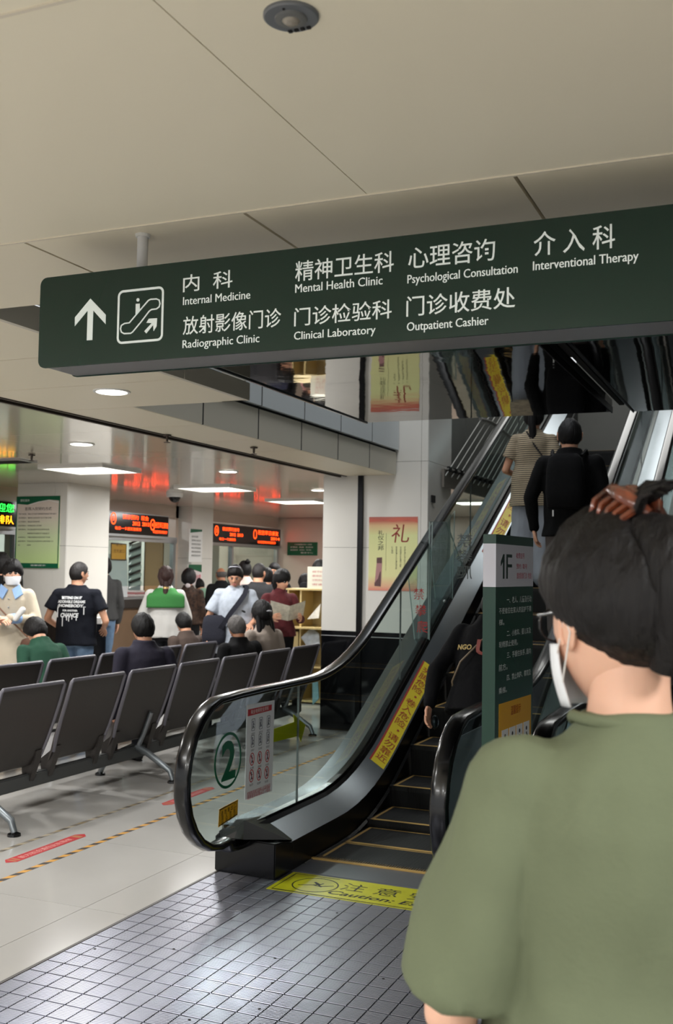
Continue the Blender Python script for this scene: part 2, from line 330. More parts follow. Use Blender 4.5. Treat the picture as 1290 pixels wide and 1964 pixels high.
# counter wall on the left with its windows
XW = -8.6
wl = MB().box(XW-.2, XW, 2, 7.4, 0, 2.52).build('wall_left', M['wallp'], kind='structure')
for a, b in ((10.2, 10.9), (13.78, 14.55)): MB().box(XW-.2, XW, a, b, 0, 2.52).build('wall_pier', M['wallp'], wl)
MB().box(XW-.2, XW, 7.4, 17.32, 2.33, 2.52).build('wall_lintel', M['wallp'], wl)
MB().box(-11, -10.8, 2, 17.4, 0, 2.52).build('wall_office', M['wallc'], kind='structure')
NB = 0
for a, b in ((7.4, 10.2), (10.9, 13.78), (14.55, 17.3)):
    cn = empty('service_counter', (XW, (a+b)/2, 0), ['service counter at the left edge of the picture, behind the first pillar', 'brown fronted service counter under the red lettered display beside the pillar notice', 'service counter farthest along the wall, behind the standing queue'][NB], 'counter', 'service counters along the wall')
    for k in range(3):
        q = (b-a)/3; MB().box(XW-.1, XW+.14, a+k*q+.003, a+(k+1)*q-.003, .1, 1.0).build('front_panel', M['brown'], cn)
    MB().box(XW-.1, XW+.12, a+.02, b-.02, 0, .1).build('plinth', M['dark'], cn)
    MB().box(XW-.35, XW+.2, a+.01, b-.01, 1.0, 1.12).build('counter_top', mat('charcoal_counter', (52, 48, 46), .3), cn, bevel=.008)
    wn = empty('window_%d' % (NB+1), (XW, (a+b)/2, 1.12), kind='structure')
    fr = MB().box(XW-.04, XW+.03, a, b, 1.94, 2.03).box(XW-.04, XW+.02, a, b, 1.12, 1.15)
    for y in (a+.03, b-.06, a+(b-a)*.36): fr.box(XW-.04, XW+.03, y-.03, y+.03, 1.15, 1.94)
    fr.build('window_frame', M['silver'], wn)
    MB().box(XW-.012, XW-.006, a+.06, b-.09, 1.30, 1.94).build('pane', glass('window_glass'), wn)
    NB += 1
pc = pillar('pier_with_notices', -8.62, -8.36, 13.86, 14.5, [-8.62, -8.36], [0, .95, 1.72, 2.51], M['wallc'], 0, 2.51)
# lamps
def panel_light(x, y, lab):
    t = empty('panel_light', (x, y, ZC), lab, 'ceiling light', 'square panel lights')
    fr = MB()
    for a in ((-.37, .37, -.32, -.29), (-.37, .37, .29, .32), (-.37, -.34, -.29, .29), (.34, .37, -.29, .29)): fr.box(x+a[0], x+a[1], y+a[2], y+a[3], 2.488, ZC)
    fr.build('frame', M['white'], t); MB().box(x-.34, x+.34, y-.29, y+.29, 2.495, ZC-.001).build('diffuser', M['lampw'], t)
LAB = {8.3: 'large bright panel light between the green pillar notice and the red display', 10.7: 'bright panel light above the woman with the crossbody bag', 13.0: 'farthest bright panel light seen beside the cream pillar', 15.3: 'dim distant panel light at the far end of the hall'}
for x, y in PANELS: panel_light(x, y, LAB.get(y, 'panel light over the left seats outside the picture' if y > 5 else 'panel light over the lobby outside the picture'))
panel_light(-3.75, 13.6, 'panel light seen through the gap right of the cream pillar')
def downlight(x, y, lab):
    t = empty('downlight', (x, y, ZC), lab, 'ceiling light', 'round downlights')
    MB().loft([((x, y, ZC+.005), (.1, 0, 0), (0, .1, 0)), ((x, y, ZC-.006), (.098, 0, 0), (0, .098, 0)), ((x, y, ZC-.007), (.086, 0, 0), (0, .086, 0))], 32).build('trim_ring', M['white'], t)
    MB().loft([((x, y, ZC-.006), (.084, 0, 0), (0, .084, 0)), ((x, y, ZC-.0085), (.078, 0, 0), (0, .078, 0))], 32).build('lamp', M['lamp'], t)
for (x, y), lb in zip(DOWN[:4], ('round downlight just under the hanging green sign', 'round downlight left of the sprinkler, above the pillar notice', 'round downlight right of centre over the waiting hall', 'distant round downlight beside the cream pillar top')): downlight(x, y, lb)
def sprinkler(x, y, lab):
    t = empty('sprinkler', (x, y, ZC), lab, 'sprinkler', 'ceiling sprinklers')
    MB().tube([(x, y, ZC+.01), (x, y, ZC-.05)], [.012, .008], 8).build('stem', M['bronze'], t)
    MB().loft([((x, y, ZC-.004), (.03, 0, 0), (0, .03, 0)), ((x, y, ZC-.012), (.028, 0, 0), (0, .028, 0))], 16).build('rose', M['bronze'], t)
    MB().loft([((x, y, ZC-.055), (.024, 0, 0), (0, .024, 0)), ((x, y, ZC-.059), (.022, 0, 0), (0, .022, 0))], 12).build('deflector', M['bronze'], t)
for x, y, l in ((-5.84, 7.07, 'ceiling sprinkler at the left, beside the round downlight'), (-4.0, 6.27, 'ceiling sprinkler near the dark ceiling groove'), (-3.75, 7.1, 'small sprinkler under the stepped beam')): sprinkler(x, y, l)
# dome camera, detector, vent
dc = at(335, 946, 'Z', ZC); t = empty('dome_camera', dc, 'white dome security camera on the ceiling beside the first red display', 'camera')
MB().loft([(dc+Vector((0, 0, .0)), (.11, 0, 0), (0, .11, 0)), (dc-Vector((0, 0, .05)), (.1, 0, 0), (0, .1, 0))], 20).build('housing', M['white'], t, smooth=True)
MB().ell(dc-Vector((0, 0, .05)), (.075, 0, 0), (0, .075, 0), (0, 0, .07)).build('dome', mat('smoked_dome', (12, 12, 14), .08), t, smooth=True)
dt = at(558, 29, 'Z', 2.46); t = empty('ceiling_sensor', dt, 'round grey recessed sensor in the cream ceiling nearest the camera', 'sensor')
MB().loft([(dt+Vector((0, 0, z)), (r, 0, 0), (0, r, 0)) for z, r in ((.004, .045), (-.004, .0445), (-.006, .042), (-.006, .027))], 40).build('trim_ring', mat('sensor_grey', (112, 114, 118), .35, metal=.3), t, smooth=30)
MB().loft([(dt+Vector((0, 0, z)), (r, 0, 0), (0, r, 0)) for z, r in ((-.005, .0268), (-.009, .025), (-.010, .018))], 32).build('lens_holder', mat('sensor_dark', (104, 104, 102), .4), t)
MB().ell(dt-Vector((0, 0, .008)), (.015, 0, 0), (0, .015, 0), (0, 0, .008)).build('lens', mat('sensor_lens', (150, 142, 130), .1), t, smooth=True)
for k in range(4): MB().box(dt.x-.02+.011*k, dt.x-.014+.011*k, dt.y+.03, dt.y+.036, 2.451, 2.455).build('vent_slot', M['dark'], t)
MB().sph(dt+Vector((.002, -.031, -.006)), .0025).build('screw', M['dark'], t)
va = at(12, 884, 'Z', ZC); t = empty('air_vent', va, 'dark slotted air vent in the ceiling at the left edge', 'vent')
MB().box(va.x-.5, va.x+.25, va.y-.12, va.y+.12, ZC-.012, ZC-.002).build('frame', M['silver'], t)
for k in range(5): MB().box(va.x-.46, va.x+.21, va.y-.1+.042*k, va.y-.08+.042*k, ZC-.018, ZC-.006).build('slat', M['dark'], t)
# ------------------------------------------------------------------ hanging sign
YS = 2.37
sg = empty('hanging_sign', (-1.1, YS+.07, 2.13), 'long dark green hanging sign with white lettering, an up arrow and an escalator pictogram', 'sign')
F = FY(YS)
def sx(x, y): return at(x, y, 'Y', YS).x
def sz(x, y): return at(x, y, 'Y', YS).z
x0, x1 = sx(76, 600), .75; z0, z1 = sz(75, 706.5), sz(90, 532.5)
MB().prism(rrect(x0, x1, z0, z1, .022), F, -.006, 0).build('sign_face', M['green'], sg)
gm = mat('sign_casing_grey', (128, 128, 130), .35, metal=.2)
MB().prism(rrect(x0+.004, x1-.004, z0+.003, z1-.003, .02), F, -.145, -.006).build('casing', gm, sg)
MB().prism(rrect(x0, x1, z0, z1, .022), F, -.151, -.145).build('rear_face', M['green'], sg)
for xx in (283, 1600):
    p = at(xx, 455, 'Z', ZC) if xx < 1000 else Vector((.45, 2.47, ZC))
    MB().tube([(p.x, YS+.075, z1-.02), (p.x, YS+.075, ZC)], .0155, 16).build('hanging_pole', mat('pole_white', (222, 222, 224), .35), sg, smooth=True)
    MB().loft([((p.x, YS+.075, ZC), (.022, 0, 0), (0, .022, 0)), ((p.x, YS+.075, ZC-.008), (.02, 0, 0), (0, .02, 0))], 16).build('ceiling_rose', M['white'], sg)
wm = mat('sign_white_lettering', (236, 244, 240), .45, em=(236, 244, 240), es=.12)
for s, xl, yt, yb, xr in (('内  科', 351, 528, 561, 446), ('放射影像门诊', 350.7, 608, 643, 539), ('精神卫生科', 566, 502, 540.5, 755), ('心理咨询', 782.6, 475, 517, 949), ('门诊检验科', 564, 591, 626.5, 751), ('门诊收费处', 779, 569, 608, 987.7), ('介 入 科', 1023, 446, 492, 1179)):
    mb = MB(); text(mb, F, s, sx(xl, yb), sx(xr, yb-20), sz(xl, yb), sz(xl, yt), bold=.006); mb.build('chinese_lettering', wm, sg, fix=False)
for s, xl, yt, yb, xr in (('Internal Medicine', 351, 570.5, 585.5, 479.5), ('Radiographic Clinic', 350, 653, 668, 497), ('Mental Health Clinic', 566, 546, 562, 733), ('Psychological Consultation', 781, 528, 544, 992), ('Clinical Laboratory', 563.7, 637, 652, 719.6), ('Outpatient Cashier', 780, 619, 635, 936), ('Interventional Therapy', 1021.5, 502, 519, 1223.5)):
    mb = MB(); text(mb, F, s, sx(xl, yb), sx(xr, yb-8), sz(xl, yb), sz(xl, yt), bold=0, base=True); text(mb, F, s, sx(xl, yb)+.0008, sx(xr, yb-8)+.0008, sz(xl, yb), sz(xl, yt)+.0003, d=.0013, bold=0, base=True); mb.build('english_lettering', wm, sg, fix=False)
def q3(a, b): x, y = a*.2546, 420+b*.2546; return (sx(x, y), sz(x, y))
MB().prism([q3(*p) for p in ((683, 600), (798, 722), (797, 793), (704, 690), (697, 912), (655, 915), (662, 690), (565, 808), (566, 742))], F, .0004, .0015).build('up_arrow', wm, sg)
ic = MB()
a, b = q3(880, 945), q3(1237, 505)
ic.stroke(F, rrect(a[0]+.003, b[0]-.003, a[1]+.003, b[1]-.003, .014, 6), .0062, .0004, .0015, True)
ic.stroke(F, [q3(*p) for p in ((938, 788), (975, 783), (1045, 700), (1118, 615), (1135, 606), (1180, 603), (1200, 612), (1206, 638), (1200, 662), (1180, 678), (1142, 683), (1125, 695), (1060, 780), (1000, 852), (985, 862), (935, 864), (915, 852), (909, 828), (915, 803))], .0036, .0004, .0015, True)
ic.prism(circ(*q3(1040, 610), .0048), F, .0004, .0015); ic.prism([q3(*p) for p in ((1024, 640), (1054, 638), (1054, 690), (1022, 730))], F, .0004, .0015)
ic.prism([q3(*p) for p in ((1088, 846), (1144, 785), (1104, 783), (1122, 752), (1184, 748), (1181, 808), (1158, 845), (1155, 798), (1103, 863))], F, .0004, .0015)
ic.build('escalator_pictogram', wm, sg, fix=True)
# ------------------------------------------------------------------ escalator
XC = -1.96; HW = .62; SL = .53
def zn(y): return 0 if y < 5.7 else (SL*(y-5.7)**2/2 if y < 6.7 else SL*(y-6.2))
def hz(y): return .935+zn(y+.08)
YE = 13.2
M['rubber'] = mat('black_rubber_handrail', (6, 6, 7), .22, spec=.5, coat=.2); M['bgl'] = glass('balustrade_glass', (232, 240, 238))
M['deck'] = mat('stainless_deck', (150, 158, 164), .26, metal=1, bump=.02, bscale=20, bstretch=(1, .05, 1)); M['skirt'] = mat('dark_skirt_panel', (10, 10, 10), .35, metal=.3)
M['blackpl'] = mat('black_plastic', (5, 5, 6), .25); M['nose'] = mat('yellow_brown_step_line', (196, 158, 88), .55); M['tread'] = mat('black_step_tread', (6, 6, 6), .6, bump=.5, bscale=1, bstretch=(220, .5, .5))
def balustrade(es, side, labelled=True):
    sgn = -1 if side == 'left' else 1
    xh = XC+sgn*HW; xg = xh+(-sgn)*.0
    b = empty('balustrade', (xh, 5, 0)); b.parent = es; b.location = Vector((xh, 5, 0))-es.location
    # handrail: loop round the newel, level, then the incline
    P = []
    P += [(4.95, .17), (4.80, .175), (4.68, .185)]
    cy, cz, r = 4.60, .575, .358
    for k in range(0, 13): a = R(-80-15*k+(0)); P.append((cy+r*math.cos(a), cz+r*math.sin(a)))
    P = P[:16]
    P += [(4.75, .935), (5.0, .937)]+[(y, hz(y)) for y in [5.2+.12*k for k in range(int((YE-5.2)/.12))]]
    rings = []
    for i, (y, z) in enumerate(P):
        a = Vector(P[max(i-1, 0)]); c = Vector(P[min(i+1, len(P)-1)]); t = (c-a).normalized(); nn = (0, -t.y, t.x)
        rings.append(((xh, y, z-.0), (.042, 0, 0), Vector(nn)*.020))
    MB().loft(rings, 14, power=.65).build('handrail', M['rubber'], b, smooth=60)
    # glass panels
    ys = [5.49, 7.2, 9.0, 10.8, 12.6]
    gl = lambda y: .25+zn(y)
    poly = [(5.485, gl(5.485)), (5.485, hz(5.485)-.02)]+[(5.2, hz(5.2)-.02), (4.75, .915)]+[(cy+(r-.02)*math.cos(R(a)), cz+(r-.02)*math.sin(R(a))) for a in range(100, 261, 10)]+[(4.72, .25)]
    Fg = FX(xh-.005)
    MB().prism(poly, Fg, 0, .01).build('glass_panel', M['bgl'], b)
    for k in range(len(ys)-1):
        n = 8; Y = [ys[k]+.006+(ys[k+1]-ys[k]-.008)*j/n for j in range(n+1)]
        lean = 0.0
        MB().prism([(y, gl(y)) for y in Y]+[(y, hz(y)-.02) for y in Y[::-1]], Fg, 0, .01).build('glass_panel', M['bgl'], b)
        sl_ = -.35 if k else 0; MB().prism([(ys[k]-.002, gl(ys[k])), (ys[k]+.002, gl(ys[k])), (ys[k]+.002, hz(ys[k])-.02), (ys[k]-.002, hz(ys[k])-.02)], Fg, -.001, .011).build('glass_seal', mat('seal_grey', (110, 112, 112), .4), b)
    Y = [4.95]+[5.2+.15*k for k in range(int((YE-5.2)/.15)+1)]
    xi = xh-sgn*.05; xs = xh-sgn*.185; xo = xh+sgn*.17
    dk = lambda y: .245+zn(y)
    MB().strip([(xi-sgn*-.0, y, dk(y)-.004) for y in Y], [(xs, y, dk(y)-.09) for y in Y], .01).build('inner_deck', M['deck'], b, smooth=40)
    MB().strip([(xh+sgn*.012, y, dk(y)-.002) for y in Y], [(xo, y, dk(y)-.02) for y in Y], .01).build('outer_deck', M['deck'], b, smooth=40)
    MB().strip([(xs, y, dk(y)-.09) for y in Y], [(xs, y, dk(y)-.52) for y in Y], .01).build('skirt_panel', M['skirt'], b, smooth=40)
    MB().strip([(xi+sgn*.01, y, dk(y)+.012) for y in Y], [(xi-sgn*.008, y, dk(y)-.006) for y in Y], .006).strip([(xh-.02, y, dk(y)+.02) for y in Y], [(xh+.02, y, dk(y)+.02) for y in Y], .03).build('glass_clamp_profile', M['blackpl'], b)
    MB().strip([(xs-sgn*.004, y, dk(y)-.235) for y in Y[1:]], [(xs-sgn*.02, y, dk(y)-.245) for y in Y[1:]], .012).build('skirt_brush', M['blackpl'], b)
    MB().strip([(xo, y, dk(y)-.02) for y in Y], [(xo, y, max(0, dk(y)-.9)) for y in Y], .01).build('outer_cladding', M['grey'], b, smooth=40)
    # black inlet box under the newel
    MB().add([(xo, 4.86, .009), (xs-sgn*.005, 4.84, .009), (xs-sgn*.005, 5.06, .009), (xo, 5.06, .009), (xo, 4.86, .19), (xs-sgn*.005, 4.84, .19), (xs-sgn*.005, 5.06, .155), (xo, 5.06, .23)],
             [(0, 1, 5, 4), (1, 2, 6, 5), (2, 3, 7, 6), (3, 0, 4, 7), (4, 5, 6, 7), (3, 2, 1, 0)]).build('inlet_box', M['blackpl'], b, bevel=.006)
    MB().add([(xh+sgn*.07, 4.74, .22), (xh-sgn*.06, 4.74, .22), (xs-sgn*.0, 5.0, .175), (xs, 5.06, .16), (xo, 5.06, .228), (xo, 4.9, .20), (xh, 4.86, .285), (xh, 5.06, .265)],
             [(0, 1, 6), (1, 2, 6), (2, 3, 7, 6), (3, 4, 7), (4, 5, 6, 7), (5, 0, 6), (0, 5, 4, 3, 2, 1)]).build('inlet_cap', M['blackpl'], b)
    return b
es = empty('escalator', (XC, 5.3, 0), 'up escalator with glass balustrades and black handrails behind the yellow floor sticker', 'escalator')
bl = balustrade(es, 'left'); br = balustrade(es, 'right')
XS0, XS1 = XC-HW+.185, XC+HW-.185
stp = None
for k in range(17):
    y = 5.30+.4*k; z = zn(y+.02)+.007
    if k == 0: y = 5.33; z = .007
    d = .37 if k == 0 else .4
    st = MB().box(XS0+.006, XS1-.006, y, y+d-.004, z-.03, z)
    if k: st.add([(XS0+.006, y, z-.03), (XS1-.006, y, z-.03), (XS1-.006, y+.03, z-.24), (XS0+.006, y+.03, z-.24)], [(0, 1, 2, 3)])
    o = st.build('step', M['tread'], es)
    ln = MB().box(XS0+.03, XS1-.03, y+.002, y+.026, z, z+.0015).box(XS0+.03, XS0+.048, y+.026, y+d-.012, z, z+.001).box(XS1-.048, XS1-.03, y+.026, y+d-.012, z, z+.001).box(XS0+.048, XS1-.048, y+d-.02, y+d-.012, z, z+.001)
    ln.build('yellow_line', M['nose'], o)
MB().box(XS0-.03, XS1+.03, 5.05, 5.31, .0, .006).build('comb_plate', mat('comb_plate_aluminium', (120, 122, 128), .4, metal=.7), es)
cb = MB().box(XS0, XS1, 5.295, 5.318, .006, .012)
cb.build('comb_edge', M['nose'], es)
ct = MB()
for k in range(62): ct.box(XS0+.01+k*.0137, XS0+.016+k*.0137, 5.318, 5.36, .009, .0125)
ct.build('comb_teeth', mat('comb_teeth_metal', (110, 104, 96), .4, metal=.7), es, kind='stuff')
# stickers on it
dk = lambda y: .245+zn(y)
XI, XSk = XC-HW+.05, XC-HW+.185
_nd = Vector((.086, 0, .135)).normalized()
def deckpt(y, u, d=0):                     # u across the sloping inner deck, 0 at the glass, 1 at the skirt
    return Vector((XI+(XSk-XI)*u, y, dk(y)-.004-.086*u))+_nd*(.0015+abs(d))
ys_ = mat('sticker_yellow', (232, 204, 20), .45); rs_ = mat('sticker_red', (170, 30, 22), .5)
for (ya, yb) in ((6.42, 7.50), (9.1, 10.6)):
    Y = [ya+(yb-ya)*j/12 for j in range(13)]
    st = MB().strip([deckpt(y, .28) for y in Y], [deckpt(y, .93) for y in Y], .001).build('yellow_warning_strip', ys_, es, label='yellow warning strip with red characters')
    MB().strip([deckpt(y, .20) for y in Y], [deckpt(y, .28) for y in Y], .001).build('red_border', rs_, st)
    s = '夹脚危险,卷入危险,请勿靠近' if ya < 8 else '卷入危险,请勿靠近'
    m_ = MB(); n = len(s); hh = .43*(yb-ya-.08)/n
    for i, ch in enumerate(s):
        yc = yb-.04-(yb-ya-.08)*(i+.5)/n; h = hh if ch != ',' else hh*.3
        Fc = lambda a, b, d=0, yc=yc: deckpt(yc+b, .605+a/.16, .0022)
        m_ = MB(); text(m_, Fc, ch, -.040 if ch != ',' else .0, .040 if ch != ',' else .02, -h, h, .001, bold=.03); m_.build('red_character', rs_, st, fix=False)
XG = XC-HW+.0062
FG = FX(XG)
def g2(x, y): p = at(x, y, 'X', XG); return (p.y, p.z)
t = MB().prism([g2(469, 1534), g2(521, 1517), g2(526, 1343), g2(473, 1352)], FG, .0, .0012).build('safety_notice', mat('notice_white', (236, 236, 242), .5), es, label='white safety notice with red header on the glass')
red = mat('notice_red', (190, 34, 44), .45)
MB().prism([g2(474.5, 1374), g2(520, 1362), g2(520.5, 1351), g2(475, 1361)], FG, .0012, .0022).build('red_header', red, t)
def gtext(s, xa, ya, xb, yb, m, parent, name='lettering', bold=.02):       # baseline-left px and top-right px
    a = g2(xa, ya); b = g2(xb, yb); mb = MB(); text(mb, FG, s, a[0], b[0], a[1], b[1], .0026, bold); return mb.build(name, m, parent, fix=False)
gtext('乘坐电梯安全须知', 480, 1370, 514, 1353.5, M['white'], t)
for i in range(3):
    for j in range(4):
        x = 485+14.6*i-1.2*j; y = [1390, 1421.5, 1456, 1488][j]-3.2*i; c = Vector(g2(x, y)); pics, circs, caps_ = MB(), MB(), MB()
        if j < 2:
            pics.stroke(FG, rrect(c.x-.017, c.x+.017, c.y-.03, c.y+.03, .004, 2), .0022, .0012, .0022, True)
        else:
            circs.stroke(FG, circ(c.x, c.y, .023, .031, 20), .005, .0012, .0022, True); circs.stroke(FG, [(c.x-.015, c.y+.021), (c.x+.015, c.y-.021)], .004, .0012, .0022)
        pics.prism(circ(c.x+.003*(i-1), c.y+.016, .0045, .006, 8), FG, .0012, .0023)
        pics.stroke(FG, [(c.x, c.y+.01), (c.x+.002*(j-1), c.y-.006), (c.x-.006, c.y-.02)], .006, .0012, .0023); pics.stroke(FG, [(c.x, c.y-.004), (c.x+.008, c.y-.018)], .004, .0012, .0023)
        pics.stroke(FG, [(c.x, c.y+.006), (c.x+.01*(1 if i != 1 else -1), c.y+.002*j)], .0035, .0012, .0023)
        text(caps_, FG, ['站稳扶好', '照顾小孩', '紧握扶手', '注意脚下', '请勿停留', '面向前方', '禁止攀爬', '请勿倚靠', '禁止推车', '禁止逆行', '禁止奔跑', '禁止坐卧'][j*3+i], c.x-.02, c.x+.02, c.y-.052, c.y-.040, .0022, .01)
        pics.build('pictogram', mat('notice_dark', (52, 54, 74), .5), t); caps_.build('caption', MATS['notice_dark'], t, fix=False)
        if circs.v: circs.build('prohibition_ring', red, t)

gtext('如遇紧急情况请按下红色按钮', 473, 1520, 517, 1509, red, t); gtext('请乘客自觉遵守以上规定', 473, 1526, 517, 1517, red, t)
t = empty('floor_number_sticker'); t.parent = es; tag(t, 'green circled number two on the glass')
c = Vector(g2(437, 1458)); a = Vector(g2(461, 1455)); b = Vector(g2(438, 1408))
MB().stroke(FG, circ(c.x, c.y, abs(a.x-c.x)*1.0, abs(b.y-c.y)*1.02, 44), .014, .0, .0012, True).build('green_ring', M['grn'], t)
mb = MB(); l, r_ = g2(424, 1483), g2(452, 1425); text(mb, FG, '2', l[0], r_[0], c.y-.098, c.y+.098, .0012, .03); mb.build('green_digit', M['grn'], t, fix=False)
t = MB().prism([g2(418, 1587), g2(455, 1563), g2(456, 1533), g2(420, 1552)], FG, 0, .0012).build('yellow_glass_sticker', mat('sticker_amber', (214, 160, 24), .45), es, label='small amber warning sticker low on the glass')
MB().stroke(FG, [g2(419.5, 1584), g2(454, 1562), g2(454.5, 1535.5), g2(421, 1553.5)], .003, .0012, .002, True).build('black_border', M['blk'], t)
mb = MB()
for i, s in enumerate(('请勿堵出口', '靠 人 危 险', '站 稳 扶 好')):
    for k, ch in enumerate(s.replace(' ', '')):
        n = len(s.replace(' ', '')); u = (k+.5)/n; x = 422+31*u; y = 1582-31*u*.62-(2-i)*9.3+(-1); p = Vector(g2(x, y)); text(mb, FG, ch, p.x-.011, p.x+.011, p.y-.011, p.y+.013, .002, .015)
mb.build('characters', M['blk'], t, fix=False)
MB().prism([g2(527, 1399), g2(568, 1385), g2(567, 1370), g2(590, 1391), g2(581, 1424), g2(577, 1412), g2(528, 1424)], FX(XG-.014), -.0012, 0).build('yellow_arrow_sticker', mat('arrow_yellow', (236, 224, 0), .45), es, label='yellow arrow on the glass pointing up the escalator')
# reversed lettering on the right-hand glass
XR = XC+HW-.0062; Fr = frame((XR, 0, 0), (0, 1, 0), (0, 0, 1))
mb = MB(); gm2 = mat('faint_violet_print', (92, 88, 120), .5)
Fr2 = lambda a, b, d=0: Vector((XR-.0012, a, b))
text(mb, Fr2, 'Clinic', 4.55, 4.98, .42, .50, bold=.01, mirror=True); text(mb, Fr2, '诊', 4.46, 4.60, .58, .75, bold=.01, mirror=True); text(mb, Fr2, '门', 4.66, 4.82, .62, .78, bold=.01, mirror=True); text(mb, Fr2, '科室', 4.40, 4.56, .2, .36, bold=.01, mirror=True)
mb.build('reversed_lettering', gm2, es, fix=False)
MB().box(XR+.004, XR+.006, 4.35, 5.3, .26, .85).build('backing_film', mat('grey_film', (196, 200, 210), .35), es)
# anti-climb acrylic shield standing on the outer deck
ac = empty('anti_climb_shield', (-2.65, 7.9, 1.0), 'clear acrylic anti-climb box with red characters beside the left handrail', 'barrier')
acm = glass('clear_acrylic', (244, 249, 248), ior=1.45); ed = mat('acrylic_edge', (150, 170, 165), .2)
Fa = FY(7.72)
def a2(x, y): p = at(x, y, 'Y', 7.72); return (p.x, p.z)
pf = [a2(*p) for p in ((795, 1229), (829, 1229), (829, 1001), (780, 1083))]; pf[1] = (-2.53, pf[1][1]); 
MB().prism(pf, Fa, -.005, 0).build('front_sheet', acm, ac); MB().stroke(Fa, pf, .004, -.006, .001, True).build('front_edge', ed, ac)
zt, zl = a2(829, 1001)[1], a2(795, 1229)[1]; xo_ = a2(829, 1001)[0]
ps = [(7.72, zl), (7.72, zt), (8.15, zt+.02), (8.75, zt-.42), (8.35, zl+.32)]
MB().prism(ps, FX(-2.535), -.005, 0).build('side_sheet', acm, ac); MB().stroke(FX(-2.535), ps, .004, -.006, .001, True).build('side_edge', ed, ac)
Fb = FY(8.3); pb = [(x, z+.12) for x, z in pf]; MB().prism(pb, Fb, -.005, 0).build('rear_sheet', acm, ac); MB().stroke(Fb, pb, .004, -.006, .001, True).build('rear_edge', ed, ac)
mb = MB()
for ch, (xa, ya, xb, yb) in zip('禁攀爬', ((793, 1150, 813, 1128), (796, 1181, 817, 1160), (799, 1213, 820, 1191))):
    l, r_ = a2(xa, ya), a2(xb, yb); text(mb, Fa, ch, l[0], r_[0], l[1], r_[1], .001, .03)
mb.build('red_characters', mat('acrylic_red', (206, 30, 26), .4), ac, fix=False)
mb = MB()
for k, ch in enumerate('禁攀爬'):
    Fz = lambda a, b, d=0: Vector((a, 8.294, b)); text(mb, Fz, ch, -2.49-.0, -2.36, 1.78-.13*k, 1.89-.13*k, .001, .02, mirror=True)
mb.build('grey_characters', mat('acrylic_grey', (96, 98, 96), .5), ac, fix=False)
for p in ((-2.58, 7.74, zl+.012), (-2.53, 8.1, zl+.3)): MB().sph(p, .012).build('fixing_bolt', M['silver'], ac, smooth=True)
# second escalator to the right (copy of the first one's objects)
def second():
    r = empty('escalator', (XC+1.63, 5.3, 0), 'second escalator at the right edge, beyond the dark handrail and the green column sign', 'escalator')
    for ch in es.children:
        n = ch.name.split('.')[0]
        if n in ('balustrade', 'step', 'comb_plate', 'comb_edge', 'comb_teeth'): copy_tree(ch, r)
second()
# ------------------------------------------------------------------ landing plate with ribbed blocks
lp = empty('landing_plate', (-1.2, 3.6, 0), 'ribbed aluminium landing plate in front of the escalator', 'floor plate')
MB().box(-2.73, 1.35, 1.6, 5.05, .0005, .003).box(-2.73, 1.35, 5.05, 5.29, .0005, .002).build('base_sheet', mat('plate_groove', (124, 125, 134), .4, metal=.8), lp)
am = mat('ribbed_aluminium', (138, 140, 152), .31, metal=.95, var=.12, vscale=2.5)
MB().box(-2.745, -2.73, 1.6, 5.05, .0005, .006).build('edge_strip', mat('plate_edge', (60, 54, 50), .5), lp)
PX, PY = .0832, .106
def blockmesh(V, F, ox, oy):
    n = 9; st = (PY-.0075)/n; w_ = PX-.0055
    pr = []
    for i in range(n): y = oy+i*st; pr += [(y, .0052), (y+st*.22, .0078), (y+st*.8, .0078)]
    pr.append((oy+n*st, .0052)); b0 = len(V)
    for y, z in pr: V.append((ox, y, z)); V.append((ox+w_, y, z))
    for i in range(len(pr)-1): F.append((b0+2*i, b0+2*i+1, b0+2*i+3, b0+2*i+2))
    k = len(pr); e = len(V)
    V += [(ox, oy, .002), (ox+w_, oy, .002), (ox, oy+n*st, .002), (ox+w_, oy+n*st, .002)]
    F += [(e, e+1, b0+1, b0), (b0+2*k-2, b0+2*k-1, e+3, e+2)]
    F.append((e, b0, b0+2*k-2, e+2)); F.append((e+1, e+3, b0+2*k-1, b0+1))
V, Fc = [], []; blockmesh(V, Fc, 0, 0); bme = bpy.data.meshes.new('tread_block'); bme.from_pydata(V, [], Fc); bme.materials.append(am)
cells = [(-2.722+PX*i, 1.9+PY*j) for i in range(42) for j in range(29)]
def dcell(c):
    v = Vector((c[0], c[1], 0))-CAM; z = v.dot(_f); px = 645+FPX*v.dot(_r)/z; py = 982-FPX*v.dot(_u)/z
    return z if -30 < px < 900 and py < 1990 else 99+z
cells.sort(key=dcell); Vs, Fs = [], []
for n, (x, y) in enumerate(cells):
    if n < 298: o = link('tread_block', bme, lp); o.location = Vector((x, y, 0))-lp.location
    else: blockmesh(Vs, Fs, x, y)
me = bpy.data.meshes.new('far_tread_blocks'); o_ = lp.location; me.from_pydata([(a-o_.x, b-o_.y, c) for a, b, c in Vs], [], Fs); me.materials.append(am); link('far_tread_blocks', me, lp, kind='stuff')
for px, py in ((735, 1957-80), (333, 1820), (527, 1838), (522, 1885), (646, 1751), (363, 1956), (497, 1935), (182, 1820)):
    p = at(px, py, 'Z', .008); MB().loft([(p, (.006, 0, 0), (0, .006, 0)), (p+Vector((0, 0, .001)), (.005, 0, 0), (0, .005, 0))], 10).build('screw_head', M['dark'], lp)
